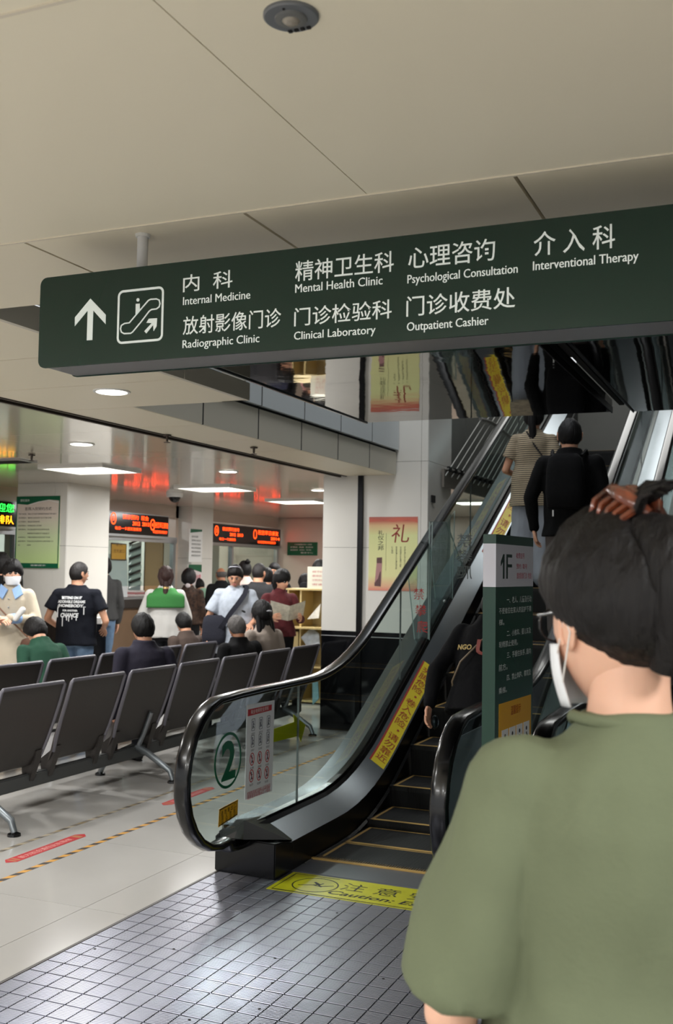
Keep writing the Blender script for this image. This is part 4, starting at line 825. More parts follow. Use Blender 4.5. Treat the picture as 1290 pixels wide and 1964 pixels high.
def paper(name, pts, lab, cat, col=(222, 222, 216), th=.012, loc=None):
    t = empty(name, pts[0], lab, cat)
    mb = MB(); n = len(pts); c = Vector(pts[0]); nn = (Vector(pts[1])-c).cross(Vector(pts[2])-c).normalized()*th
    V = [Vector(p) for p in pts]+[Vector(p)+nn for p in pts]; mb.add(V, [tuple(range(n-1, -1, -1)), tuple(range(n, 2*n))]+[(i, (i+1) % n, n+(i+1) % n, n+i) for i in range(n)])
    mb.build('sheets', mat('newsprint%d%d' % (col[0], col[2]), col, .6, var=.25, vscale=22), t); return t
P_ = lambda x, y, Y: tuple(at(x, y, 'Y', Y))
paper('newspaper', [P_(578, 1222, 11.27), P_(590, 1240, 11.27), P_(614, 1243, 11.2), P_(612, 1215, 11.3), P_(598, 1203, 11.35)], 'grey newspaper hanging out of the lower compartment of the cabinet', 'newspaper', (196, 206, 214))
paper('newspaper', [P_(590, 1188, 11.35), P_(612, 1186, 11.3), P_(616, 1158, 11.35), P_(605, 1172, 11.4)], 'white newspaper leaning in the upper compartment of the cabinet', 'newspaper', (222, 218, 206))
paper('folded_paper', [P_(600, 1352, 10.9), P_(612, 1340, 10.9), P_(609, 1290, 11.0), P_(600, 1310, 11.0)], 'blue tinted folded paper in the lowest compartment of the cabinet', 'newspaper', (110, 150, 156))
# ------------------------------------------------------------------ people
SKIN = mat('skin', (214, 160, 130), .5, sss=.15, var=.06, vscale=8); SKINL = mat('skin_light', (226, 178, 152), .5, sss=.15, var=.05, vscale=8); SKINT = mat('skin_tan', (176, 122, 92), .5, sss=.12, var=.08, vscale=8)
def hairmat(n, c): return mat(n, c, .6, spec=.3, bump=.8, bscale=70, bstretch=(1, 1, .12), var=.3, vscale=40)
HBLK = hairmat('hair_black', (16, 14, 15)); HBRN = hairmat('hair_brown', (52, 32, 28)); HDBR = hairmat('hair_dark_brown', (13, 9, 9)); HGRY = hairmat('hair_grey', (92, 88, 86)); HSHORT = hairmat('hair_cropped', (34, 31, 31))
EYE = mat('eye_dark', (22, 16, 14), .2); EYEW = mat('eye_white', (220, 216, 210), .3); LIP = mat('lips', (168, 88, 84), .45)
def cloth(n, c, **k): return mat('cloth_'+n, c, .85, spec=.2, bump=k.pop('bump', .25), bscale=k.pop('bs', 45), **k)
def head_mesh(mb, T, k=1.0, seg=40, n=34):
    V = []
    for i in range(n+1):
        ph = math.pi*i/n
        for j in range(seg):
            th = 2*math.pi*j/seg; d = Vector((math.sin(ph)*math.sin(th), math.sin(ph)*math.cos(th), math.cos(ph)))
            x, y, z = d.x*.074, d.y*.092, d.z*.113
            if d.y < 0: y *= 1.03
            if d.z < 0:                      # jaw
                q = -d.z; x *= 1-.30*q**1.6
                if d.y > 0: y += .008*q*(1-abs(d.x))
                else: y *= 1-.42*q
            if d.y > .2:                     # face relief
                f = min(1, (d.y-.2)/.5)
                g = lambda cx, cz, sx_, sz_: math.exp(-((d.x-cx)/sx_)**2-((d.z-cz)/sz_)**2)
                y -= .004*f*(abs(d.x) < .8)
                y += f*(.021*g(0, -.17, .12, .13)+.012*g(0, -.02, .09, .16)-.009*(g(.36, .05, .17, .12)+g(-.36, .05, .17, .12))+.004*(g(.33, .24, .3, .08)+g(-.33, .24, .3, .08))+.006*g(0, -.46, .24, .07)-.004*g(0, -.60, .25, .06)+.008*g(0, -.82, .3, .14)+.004*(g(.48, -.25, .2, .2)+g(-.48, -.25, .2, .2)))
            V.append(T(x*k, y*k, z*k))
    F = [(i*seg+j, i*seg+(j+1) % seg, (i+1)*seg+(j+1) % seg, (i+1)*seg+j) for i in range(n) for j in range(seg)]
    mb.add(V, F)
    for s in (-1, 1):                        # ears
        c = T(s*.0755*k, -.006*k, -.004*k); ax = T(s*.0755*k+s*.009*k, -.014*k, -.004*k)-c; ay = T(s*.0755*k, .011*k, .002*k)-c; az = T(s*.078*k, -.012*k, .026*k)-c
        mb.ell(c, ax, ay, az, 12, 8)
        mb.tube([c+ax*.7+ay*.9*math.cos(a)+az*math.sin(a)*.95 for a in [R(-60+22*q) for q in range(12)]], .0028*k, 6)
def hand(mb, wr, d, up, side, k=1.0, curl=.5):
    """wr wrist, d direction of the fingers, up back-of-hand normal, side +1/-1 where the thumb leaves"""
    d = d.normalized(); up = (up-d*up.dot(d)).normalized(); w_ = d.cross(up)*side
    mb.loft([(wr-d*.012*k, w_*.024*k, up*.017*k), (wr+d*.02*k, w_*.029*k, up*.016*k), (wr+d*.05*k, w_*.038*k, up*.014*k), (wr+d*.08*k, w_*.039*k, up*.012*k), (wr+d*.092*k, w_*.034*k, up*.009*k)], 12)
    for i, (o, L) in enumerate(((.029, .066), (.010, .074), (-.009, .069), (-.027, .054))):
        p = wr+d*.078*k+w_*o*k; a = d.copy(); pts = [p-d*.012*k]; rot = Quaternion(d.cross(up).normalized(), -curl*.55)
        a = (d+w_*(o*2.2)).normalized(); seg_ = (.45, .32, .23)
        pts.append(p)
        for q in seg_:
            a = Quaternion(d.cross(up).normalized(), -curl*(.75 if q != .45 else .5)) @ a; p = p+a*L*q*k*1.05; pts.append(p)
        mb.tube(pts, [.0085*k, .0092*k, .0085*k, .0075*k, .0058*k], 8)
    p = wr+d*.022*k+w_*.024*k; a = (d*.75+w_*.75-up*.25).normalized(); q1 = p+a*.034*k; a2_ = (d*1.0+w_*.25-up*.3).normalized(); q2 = q1+a2_*.026*k; q3_ = q2+a2_*.022*k
    mb.tube([p-a*.012*k, q1, q2, q3_], [.013*k, .0115*k, .0098*k, .007*k], 8)
def person(loc, face, h, label, top=None, pants=None, skin=SKIN, hair='short', hairm=HBLK, seated=False, lean=0, lean_side=0, head_yaw=0, head_pitch=0, head_roll=0,
           arms=None, sleeve='short', hem=.90, loose=1.0, neckline=1.43, female=False, legs=None, vox=.009, curl=.5, shoes=(30, 30, 32), extra=None, wide=1.0, name='person', skirt=None, group=None, hairopts=None, faceparts=True, z0=0.0, step=0, knee=None, wrinkle=1.0):
    """loc (x,y) of the feet (or of the seat's middle), face = heading in degrees, 0 looks along +Y, positive turns left"""
    k = h/1.70; root = empty(name, (loc[0], loc[1], z0), label, 'person', group, rz=R(face))
    drop = .42 if seated else 0
    piv = Vector((0, 0, .95-drop))
    Ql = Matrix.Rotation(-R(lean), 3, 'X') @ Matrix.Rotation(R(lean_side), 3, 'Y')
    def U(x, y, z): p = Vector((x*wide if z > 1.0 else x, y, z-drop)); return (piv+Ql @ (p-piv))*k
    nb_ = Vector((0, -.005, 1.47)); Qh = Ql @ Matrix.Rotation(R(head_yaw), 3, 'Z') @ Matrix.Rotation(R(head_pitch), 3, 'X') @ Matrix.Rotation(R(head_roll), 3, 'Y')
    nbw = U(*nb_)
    def HT(x, y, z): return nbw+(Qh @ Vector((x*hs, y*hs+.018, z*hs+.089)))*k          # head space: origin at the skull's middle
    hs = 1.06
    sw = .158 if female else .178
    # --- body
    mb = MB(); E = lambda z, y, a, b: (U(0, y, z), U(a, y, z)-U(0, y, z), (Ql @ Vector((0, b, 0)))*k)
    hw = .165 if female else .155
    mb.loft([E(.86, 0, hw*.75, .09), E(.92, -.005, hw, .105), E(1.0, -.005, hw*.92, .10), E(1.10, 0, .125 if female else .14, .088), E(1.20, .0, .14 if female else .155, .10), E(1.30, -.005, sw*.88, .105), E(1.365, -.012, sw*.80, .080), E(1.405, -.015, sw*.45, .056), E(1.44, -.012, .050, .048)], 20)
    nr = .052 if female else .061
    mb.tube([U(0, -.014, 1.40), nbw+(Ql @ Vector((0, -.004, .0)))*k, HT(0, -.022, -.055), HT(0, -.012, .0)], [nr*1.15*k, nr*k, nr*.98*k, nr*.9*k], 14)
    A = arms or {}
    AR = {}
    for s, nm in ((-1, 'L'), (1, 'R')):
        sh = U(s*sw, -.012, 1.352)
        el, wr = A.get(nm, ((s*(sw+.055), -.03, 1.09), (s*(sw+.06), .05, .86)))
        e, w__ = U(*el), U(*wr); AR[nm] = (sh, e, w__)
        mb.cap(U(s*sw*.7, -.012, 1.352), .045*k, sh, .046*k); mb.cap(sh, .047*k, e, .035*k); mb.cap(e, .036*k, e*.35+w__*.65, .030*k); mb.cap(e*.35+w__*.65, .030*k, w__, .0225*k)
    LG = {}
    for s, nm in ((-1, 'L'), (1, 'R')):
        if seated: hp, kn, an = Vector((s*.09, .0, .50)), Vector((s*.115, .42, .50)), Vector((s*.115, .42, .09))
        else:
            f = step*s; hp, kn, an = Vector((s*.088, 0, .90)), Vector((s*.092, .03+.10*f, .48)), Vector((s*.092, -.02+.20*f, .085))
        hp, kn, an = hp*k, kn*k, an*k
        if seated: kn.z = .47; an.z = .09; hp.z = .47
        LG[nm] = (hp, kn, an)
        mb.cap(hp, .083*k, kn, .055*k, 12); mb.cap(kn, .054*k, kn*.6+an*.4, .052*k); mb.cap(kn*.6+an*.4, .052*k, an, .036*k); mb.cap(an+Vector((0, -.02, -.045))*k, .035*k, an+Vector((0, .13, -.055))*k, .028*k)
    me = remesh(mb, vox*1.3*k, 2); me.materials.append(skin)
    # head and hands joined to the same body mesh
    hb = MB(); head_mesh(hb, HT, k)
    for s, nm in ((-1, 'L'), (1, 'R')):
        sh, e, w__ = AR[nm]; d = (w__-e).normalized(); upv = A.get(nm+'up'); upv = Vector(upv) if upv else Vector((s, 0, .05)); dd = A.get(nm+'dir'); d = Vector(dd) if dd else d
        hand(hb, w__, d, upv, A.get(nm+'thumb', 1 if s > 0 else -1), k, A.get(nm+'curl', curl))
    bm = bmesh.new(); bm.from_mesh(me); m2 = hb.mesh('h', None, smooth=True); bm.from_mesh(m2); bm.to_mesh(me); bm.free(); bpy.data.meshes.remove(m2)
    me.polygons.foreach_set('use_smooth', [True]*len(me.polygons))
    link('body', me, root)
    # --- clothes
    def garment(nm, mbx, m, vx=vox*1.35, amp=.004, fr=9, it=3):
        g = remesh(mbx, vx*k, it); sd = random.random()*50
        if amp and wrinkle:
            co = np.empty(len(g.vertices)*3); g.vertices.foreach_get('co', co); co = co.reshape(-1, 3); no = np.empty(len(g.vertices)*3); g.vertices.foreach_get('normal', no); no = no.reshape(-1, 3)
            for i in range(len(co)):
                p = co[i]; n_ = noise.noise((p[0]*fr+sd, p[1]*fr, p[2]*fr*.55))+.5*noise.noise((p[0]*fr*2.3, p[1]*fr*2.3+sd, p[2]*fr*1.1))
                co[i] += no[i]*n_*amp*2.2*wrinkle
            g.vertices.foreach_set('co', co.ravel()); g.update()
        g.materials.append(m); g.polygons.foreach_set('use_smooth', [True]*len(g.polygons)); return link(nm, g, root)
    L = 1+(loose-1)*.6
    if sleeve == 'long': neckline += .018
    if top:
        mb = MB(); gx = .014+.018*(L-1)
        hz_ = hem; rings = []
        def EE(z, y, a, b): return E(z, y, a, b)
        if seated: rings += [EE(.93, .0, hw+.03, .125)]
        else: rings += [EE(hz_, -.002, hw+.018+.03*L, .112+.02*L), EE((hz_+1.0)/2, -.004, hw+.016+.02*L, .114+.012*L)]
        rings += [EE(1.02, -.003, hw*.93+.016+.018*(L), .108+.014*L), EE(1.12, 0, (.135 if female else .15)+gx+.008*L, .098+.014*L), EE(1.22, .0, (.150 if female else .168)+gx, .11+.012*L), EE(1.31, -.005, sw*.92+gx*.8, .116+.008*L), EE(1.375, -.012, sw*.88+gx*.5, .098+.004*L), EE(1.41, -.014, sw*.66, .086), EE(neckline, -.012, sw*.50, .076), EE(neckline+.02, -.010, nr*1.38, nr*1.34)]
        mb.loft(rings, 24)
        for s, nm in ((-1, 'L'), (1, 'R')):
            sh, e, w__ = AR[nm]
            mb.cap(U(s*sw*.62, -.012, 1.36), .056*k, sh, (.058+.004*L)*k)
            if sleeve == 'short':
                t_ = A.get('sl', .62); q = sh.lerp(e, t_); ax = (e-sh).normalized(); a_ = ax.orthogonal().normalized(); b_ = ax.cross(a_)
                mb.loft([(sh.lerp(e, .02), a_*.058*k, b_*.058*k), (sh.lerp(e, .3), a_*(.058+.008*L)*k, b_*(.058+.008*L)*k), (q, a_*(.056+.014*L)*k, b_*(.056+.014*L)*k)], 16)
            elif sleeve == 'long':
                mb.cap(sh, (.056+.008*L)*k, e, (.044+.008*L)*k, 14); mb.cap(e, (.044+.008*L)*k, w__.lerp(e, .06), (.032+.008*L)*k, 14)
        garment('top', mb, top)
    if skirt:
        mb = MB(); z1_, r1_ = skirt[1], skirt[2]
        mb.loft([(U(0, 0, 1.02), (hw+.0)*k*Vector((1, 0, 0)), Vector((0, .11, 0))*k), (Vector((0, 0, .85))*k, Vector((hw+.05, 0, 0))*k, Vector((0, .15, 0))*k), (Vector((0, 0, z1_))*k, Vector((r1_, 0, 0))*k, Vector((0, r1_*.9, 0))*k)], 24)
        garment('skirt', mb, skirt[0])
    if pants:
        mb = MB()
        if not seated: mb.loft([(Vector((0, -.004, 1.0))*k, Vector((hw+.005, 0, 0))*k, Vector((0, .112, 0))*k), (Vector((0, -.004, .92))*k, Vector((hw+.015, 0, 0))*k, Vector((0, .118, 0))*k), (Vector((0, 0, .82))*k, Vector((hw+.005, 0, 0))*k, Vector((0, .11, 0))*k)], 20)
        else: mb.loft([(Vector((0, -.02, .57)), Vector((hw+.02, 0, 0))*k, Vector((0, .115, 0))*k), (Vector((0, .0, .46)), Vector((hw+.02, 0, 0))*k, Vector((0, .12, 0))*k), (Vector((0, .02, .39)), Vector((hw, 0, 0))*k, Vector((0, .1, 0))*k)], 20)
        pl = legs or 1.0
        for nm in 'LR':
            hp, kn, an = LG[nm]; mb.cap(hp, .094*k, kn, .066*k*pl, 14); mb.cap(kn, .066*k*pl, an+Vector((0, 0, .02)), .052*k*pl, 14)
        garment('trousers', mb, pants)
    if shoes:
        for nm in 'LR':
            an = LG[nm][2]; mb = MB(); b_ = an+Vector((0, 0, -.085))*k if not seated else Vector((an.x, an.y, 0))
            sk = k
            mb.loft([(b_+Vector((0, -.06, .035))*sk, Vector((.02, 0, 0))*sk, Vector((0, 0, .03))*sk), (b_+Vector((0, -.05, .04))*sk, Vector((.035, 0, 0))*sk, Vector((0, 0, .039))*sk), (b_+Vector((0, .02, .043))*sk, Vector((.04, 0, 0))*sk, Vector((0, 0, .042))*sk), (b_+Vector((0, .12, .032))*sk, Vector((.046, 0, 0))*sk, Vector((0, 0, .031))*sk), (b_+Vector((0, .19, .024))*sk, Vector((.03, 0, 0))*sk, Vector((0, 0, .022))*sk)], 14)
            o = mb.build('shoe', mat('shoe_%d_%d' % (shoes[0], shoes[2]), shoes, .5), root, world=False, smooth=True)
            MB().loft([(b_+Vector((0, -.065, .008))*sk, Vector((.025, 0, 0))*sk, Vector((0, 0, .008))*sk), (b_+Vector((0, .05, .008))*sk, Vector((.046, 0, 0))*sk, Vector((0, 0, .008))*sk), (b_+Vector((0, .2, .008))*sk, Vector((.03, 0, 0))*sk, Vector((0, 0, .008))*sk)], 12).build('sole', M['blackpl'] if shoes[0] > 60 else M['white'] if shoes == (24, 24, 26) else M['blackpl'], o, world=False)
    # --- hair
    ho = hairopts or {}
    th_ = {'short': .016, 'bob': .03, 'curly': .036, 'pony': .018, 'long': .024, 'cropped': .007, 'bun': .02, 'fluffy': .03}.get(hair, .016); th_ = ho.get('t', th_)
    if hair != 'bald' or True:
        mb = MB(); V = []; n, seg = 30, 40
        for i in range(n+1):
            ph = math.pi*i/n
            for j in range(seg):
                a = 2*math.pi*j/seg; d = Vector((math.sin(ph)*math.sin(a), math.sin(ph)*math.cos(a), math.cos(ph)))
                front = max(0, d.y); back = max(0, -d.y)
                if 0: pass
                hl = (.64 if hair != 'bald' else 2.0)*front**.8+(-.18)*(1-front-back if front+back < 1 else 0)+(-.62)*back**.7+(-.10)
                if hair in ('bob', 'long'): hl = (.62*front**1.2)+(-.45)*(1-front)
                if ho.get('hl'): q_ = ho['hl']; hl = q_[0]*front+q_[1]*max(0, 1-front-back)+q_[2]*back
                if ho.get('bangs') and d.y > 0: hl = .30+(-.9)*max(0, abs(d.x)-.55)
                if hair == 'bald': hl = max(.15, hl) if d.y > -.3 else -.3; 
                m_ = 1/(1+math.exp(-(d.z-hl)*12))
                if hair == 'bald' and d.z > .35: m_ *= .12
                base = Vector((d.x*.074, d.y*.092*(1.03 if d.y < 0 else 1), d.z*.113))
                if d.z < 0: base.x *= 1-.30*(-d.z)**1.6; base.y *= (1-.30*(-d.z)) if d.y < 0 else 1
                t_ = th_*(.75+.35*max(0, d.z)+.15*back)
                nz = noise.noise((d.x*5+h, d.y*5, d.z*5))*.22+(noise.noise((d.x*14, d.y*14+h, d.z*6))*.16 if hair in ('curly', 'fluffy') else noise.noise((math.atan2(d.x, d.y)*7, d.z*2.5, h))*.28)
                r_ = -.010+m_*(t_*(1+nz)+.010); p = base+d*r_; V.append(HT(p.x, p.y, p.z))
        mb.add(V, [(i*seg+j, i*seg+(j+1) % seg, (i+1)*seg+(j+1) % seg, (i+1)*seg+j) for i in range(n) for j in range(seg)])
        def strand(P, r): mb.tube([HT(*p) for p in P], [q*k for q in r], 14)
        if hair == 'pony': strand([(0, -.085, .03), (0, -.125, .02), (0, -.13, -.05), (.005, -.115, -.14), (.01, -.10, -.22), (.0, -.10, -.29)], [.02, .032, .036, .034, .026, .008])
        if hair == 'lowpony':
            strand([(-.03, -.03, .08), (-.05, -.04, .0), (-.03, -.075, -.09)], [.05, .045, .03]); strand([(.03, -.03, .08), (.05, -.04, .0), (.03, -.075, -.09)], [.05, .045, .03]); strand([(0, -.07, -.06), (0, -.095, -.12), (-.005, -.10, -.18), (-.02, -.095, -.25), (-.005, -.09, -.31)], [.045, .03, .044, .036, .006])
        if hair == 'long':
            for x, w2 in ((-.062, .028), (-.03, .036), (0, .04), (.03, .036), (.062, .028)): strand([(x, -.03, .0), (x*1.15, -.055, -.10), (x*1.2, -.07, -.2), (x*1.15, -.075, -.30), (x*1.1, -.07, -.36)], [w2, w2, w2*.95, w2*.8, w2*.3])
        if hair == 'bob':
            for x in (-.06, -.03, 0, .03, .06): strand([(x, -.05+abs(x)*.4, .02), (x, -.07+abs(x)*.5, -.06), (x*1.05, -.06+abs(x)*.6, -.11)], [.035, .034, .012])
        if hair == 'bun': strand([(0, -.06, .09), (0, -.09, .12), (0, -.07, .15)], [.03, .04, .012])
        mb.build('hair', hairm, root, world=False, smooth=True)
    if faceparts:
        for s in (-1, 1):
            c = HT(s*.029, .079, .006); ex, ey, ez = HT(s*.029+.0115, .077, .006)-c, HT(s*.029, .086, .006)-c, HT(s*.029, .079, .0125)-c
            o = MB().ell(c, ex, ey*.75, ez*.62).build('eye', EYEW, root, world=False, smooth=True)
            c2 = HT(s*.028, .0835, .006); MB().ell(c2, ex*.42, (HT(s*.028, .087, .006)-c2), ez*.8).build('iris', EYE, o, world=False, smooth=True)
            MB().tube([HT(s*.014, .086, .024), HT(s*.03, .085, .029), HT(s*.045, .076, .025)], [.0025*k, .003*k, .0015*k], 6).build('eyebrow', hairm, root, world=False)
            MB().tube([HT(s*.016, .085, .011), HT(s*.029, .086, .0145), HT(s*.042, .078, .010)], [.0012*k, .0016*k, .001*k], 6).build('eyelid', EYE, root, world=False)
        MB().tube([HT(-.022, .084, -.052), HT(-.008, .0935, -.050), HT(0, .094, -.051), HT(.008, .0935, -.050), HT(.022, .084, -.052)], [.002*k, .0045*k, .005*k, .0045*k, .002*k], 8).build('lips', LIP, root, world=False, smooth=True)
    if extra: extra(root, U, HT, AR, k, Ql)
    root['_'] = 0; del root['_']
    return root
def place(px, py, d): return atd(px, py, d)
def toward(p):      # heading (deg) that faces the camera from p
    return math.degrees(math.atan2(-(0-p.x), (0-p.y))) 
def away(p): return toward(p)+180
def strap(root, pts, r, m, name='bag_strap'):
    return MB().tube(pts, r, 6).build(name, m, root, world=False, smooth=True)
def bag_obj(name, root, c, sx_, sy_, sz_, m, rot=0, rx=0):
    mb = MB(); r = Matrix.Rotation(R(rot), 3, 'Z') @ Matrix.Rotation(R(rx), 3, 'Y'); c = Vector(c)
    mb.loft([(c+r @ Vector((0, 0, z*sz_)), r @ Vector((sx_*a, 0, 0)), r @ Vector((0, sy_*a, 0))) for z, a in ((-.5, .7), (-.46, .92), (-.2, 1), (.2, .96), (.42, .85), (.5, .6))], 18, power=.6)
    return mb.build(name, m, root, world=False, smooth=50)
jean = cloth('denim', (104, 128, 156), bump=.4, bs=120, var=.2, vscale=20); dkp_ = cloth('dark_trousers', (28, 28, 32)); blk_ = cloth('black', (16, 16, 18)); navy = cloth('navy', (38, 40, 58))
# 1 masked woman in cream, at the far left
p = place(25, 1072, 9.8); tw = toward(p)
def ex_mask(root, U, HT, AR, k, Ql):
    mb = MB(); V = []; n = 8
    for i in range(n+1):
        for j in range(13):
            a = R(-78+13*j); zz = -.024-.078*i/n; bul = 1+.05*math.sin(math.pi*i/n)
            rx = .073*(1-.22*(i/n)); V.append(HT(rx*math.sin(a)*bul, .094*math.cos(a)*bul*(1-.03*i/n)+.006, zz))
    F = [(i*13+j, i*13+j+1, (i+1)*13+j+1, (i+1)*13+j) for i in range(n) for j in range(12)]
    mb.add(V, F); me = mb.mesh('face_mask', mat('mask_white', (234, 236, 240), .7), smooth=60, fix=False); o = link('face_mask', me, root)
    md = o.modifiers.new('s', 'SOLIDIFY'); md.thickness = .002
    for s in (-1, 1): MB().tube([HT(s*.072, .025, -.035), HT(s*.081, -.008, .010), HT(s*.082, -.02, -.01), HT(s*.072, .015, -.07)], .0010, 6).build('ear_loop', M['white'], root, world=False)
def ex1(root, U, HT, AR, k, Ql):
    ex_mask(root, U, HT, AR, k, Ql)
    bl_ = cloth('pale_blue', (150, 182, 226))
    for s in (-1, 1):
        MB().add([U(s*.02, .085, 1.40), U(s*.09, .06, 1.45), U(s*.125, .085, 1.36), U(s*.06, .125, 1.31), U(s*.02, .10, 1.41), U(s*.09, .075, 1.46), U(s*.125, .10, 1.37), U(s*.06, .14, 1.32)], [(0, 1, 2, 3), (7, 6, 5, 4), (0, 4, 5, 1), (1, 5, 6, 2), (2, 6, 7, 3), (3, 7, 4, 0)]).build('collar', bl_, root, world=False)
    for nm in 'LR':
        sh, e, w__ = AR[nm]; MB().cap(w__.lerp(e, .12), .047*k, w__.lerp(e, .34), .05*k, 14).build('blue_cuff', bl_, root, world=False, smooth=True)
    strap(root, [U(.16, .02, 1.42), U(.10, .14, 1.25), U(-.05, .165, 1.1), U(-.21, .12, .93)], .007, cloth('tan_leather', (140, 104, 84)))
    bag_obj('shoulder_bag', root, U(-.24, .12, .86), .12, .05, .16, cloth('brown_leather', (104, 76, 64)), 0)
    strap(root, [U(-.13, .16, .80), U(-.24, .18, .79), U(-.35, .12, .80)], .008, MATS['cloth_tan_leather'], 'bag_trim')
    for z in (1.32, 1.24, 1.16): MB().sph(U(0, .14, z), .008).build('button', M['silver'], root, world=False)
    MB().cap(U(-.10, .27, 1.14), .028*k, U(-.16, .27, 1.22), .03*k, 12).build('tissue', M['white'], root, world=False, smooth=True)
person((p.x, p.y), tw-12, 1.63, 'woman in cream with pale blue collar and white face mask by the left pillar', cloth('cream', (196, 184, 164)), None, SKINL, 'long', HBLK, sleeve='long', female=True, skirt=(MATS['cloth_cream'], .30, .30), loose=1.5, hem=.88,
       arms={'R': ((.25, .06, 1.12), (.04, .27, 1.12)), 'L': ((-.25, .05, 1.12), (-.03, .27, 1.14)), 'Rup': (0, .3, .7), 'Lup': (0, .3, .7)}, hairopts={'bangs': 1}, extra=ex1, shoes=(90, 80, 74), head_yaw=14)
# dark-haired person at the very edge
p = place(2, 1054, 11.1); person((p.x, p.y), away(p)-20, 1.70, 'person in black cut off by the left edge of the picture, dark brown hair', blk_, blk_, SKIN, 'fluffy', HDBR, sleeve='long', loose=1.2)
# 2 man in black printed tee
p = place(150, 1077, 10.4)
def ex2(root, U, HT, AR, k, Ql):
    Fb = lambda a, b, d=0: U(a, -.138-.002-abs(d)+.05*(abs(a)/.2)**2*.9+max(0, (b-1.30))*.25, b)
    wp = mat('tee_print_white', (222, 224, 226), .6)
    for s, a0, a1, b0, b1, sh_ in (("'BETTING ON IT", -.105, .085, 1.305, 1.335, .2), ('ADORABLE DREAMS', -.14, .115, 1.265, 1.295, .1), ('(HOMEBODY...', -.14, .12, 1.215, 1.255, .2), ('FOR ANOTHER', -.09, .05, 1.18, 1.20, 0), ('CHANCE', -.11, .06, 1.12, 1.165, .2)):
        mb = MB(); V, F_ = glyphs(s, .045, sh_); x0 = min(v[0] for v in V); x1 = max(v[0] for v in V); y0 = min(v[1] for v in V); y1 = max(v[1] for v in V)
        mb.add([Fb(a0+(v[0]-x0)/(x1-x0)*(a1-a0), b0+(v[1]-y0)/(y1-y0)*(b1-b0), .012) for v in V], F_); mb.build('printed_lettering', wp, root, world=False, fix=False)
    mb = MB()
    for a, b0, b1 in ((-.14, 1.12, 1.22), (-.09, 1.03, 1.13), (-.05, 1.09, 1.13), (-.03, 1.08, 1.13), (.0, 1.10, 1.13), (.04, 1.09, 1.13), (.105, 1.15, 1.22)): mb.add([Fb(a-.004, b0, .012), Fb(a+.004, b0, .012), Fb(a+.004, b1, .012), Fb(a-.004, b1, .012)], [(0, 1, 2, 3)])
    mb.build('printed_drips', wp, root, world=False, fix=False)
    MB().box(.02, .2, .16, .30, 1.0, 1.06).build('papers', M['white'], root, world=False)
person((p.x, p.y), away(p)-18, 1.63, 'short-haired man in a black tee with white lettering on its back', cloth('black_tee', (14, 17, 26)), jean, SKIN, 'cropped', HSHORT, loose=1.9, wide=1.12, hem=.83, head_yaw=-38,
       arms={'L': ((-.27, -.02, 1.10), (-.20, .16, .98)), 'R': ((.28, -.02, 1.08), (.24, .17, 1.0)), 'Rup': (.6, 0, .6), 'Lup': (-.6, 0, .6)}, extra=ex2, hairopts={'t': .009})
# 3 dark grey person half behind the pillar
p = place(199, 1065, 13.3); person((p.x, p.y), away(p)+25, 1.70, 'person in a dark grey jacket and jeans half hidden behind the left pillar', cloth('dark_grey', (66, 66, 66)), jean, SKIN, 'fluffy', HBLK, sleeve='long', loose=1.5)
# 4 woman with green shawl collar
p = place(318, 1085, 11.6)
def ex4(root, U, HT, AR, k, Ql):
    mb = MB(); r0 = [(-.07, 1.47), (.07, 1.47)]; V = []
    nx, nz = 17, 9
    for j in range(nz+1):
        t = j/nz; z = 1.445-.24*t; hw_ = .10+.105*min(1, t*2.2)
        for i in range(nx+1):
            u = -1+2*i/nx; V.append(U(u*hw_, -.128-.012+.05*(u*u)-.0*t+(.06*(1-min(1, t*2.4))), z-.02*abs(u)*(t < .3)))
    n1 = nx+1; F = [(j*n1+i, j*n1+i+1, (j+1)*n1+i+1, (j+1)*n1+i) for j in range(nz) for i in range(nx)]
    me = MB().add(V, F).mesh('sailor_collar', cloth('green_collar', (62, 124, 66)), smooth=60, fix=False); o = link('sailor_collar', me, root); md = o.modifiers.new('s', 'SOLIDIFY'); md.thickness = .012; md.offset = 0
    mb = MB(); mb.loft([(HT(0, -.105, -.105), (Ql @ Vector((.034, 0, 0)))*k, (Ql @ Vector((0, .02, 0)))*k), (HT(0, -.107, -.125), (Ql @ Vector((.034, 0, 0)))*k, (Ql @ Vector((0, .02, 0)))*k)], 12).build('hair_clasp', mat('gold_clasp', (214, 180, 120), .3, metal=.8), root, world=False, smooth=True)
person((p.x, p.y), away(p)+4, 1.60, 'woman in a white cardigan with a green sailor collar and low ponytail, facing the counter', cloth('white_knit', (196, 194, 190)), dkp_, SKIN, 'lowpony', HBRN, sleeve='long', female=True, loose=2.2, hem=.86, extra=ex4, wide=1.06,
       arms={'L': ((-.25, .0, 1.08), (-.24, .14, .90)), 'R': ((.25, .0, 1.08), (.24, .14, .90))})
# 5 woman in brown patterned jacket
p = place(362, 1092, 14.0)
person((p.x, p.y), away(p)+2, 1.555, 'woman with curly black hair in a brown patterned jacket beside the pier notices', cloth('brown_pattern', (70, 52, 42), var=.7, vscale=26, col2=(32, 26, 24)), blk_, SKIN, 'curly', HBLK, sleeve='long', female=True, loose=1.3, head_yaw=-8,
       extra=lambda root, U, HT, AR, k, Ql: MB().ell(HT(.0, -.10, -.09), (.035, 0, 0), (0, .02, 0), (0, 0, .03)).build('hair_tie', cloth('pale_tie', (190, 180, 180)), root, world=False, smooth=True))
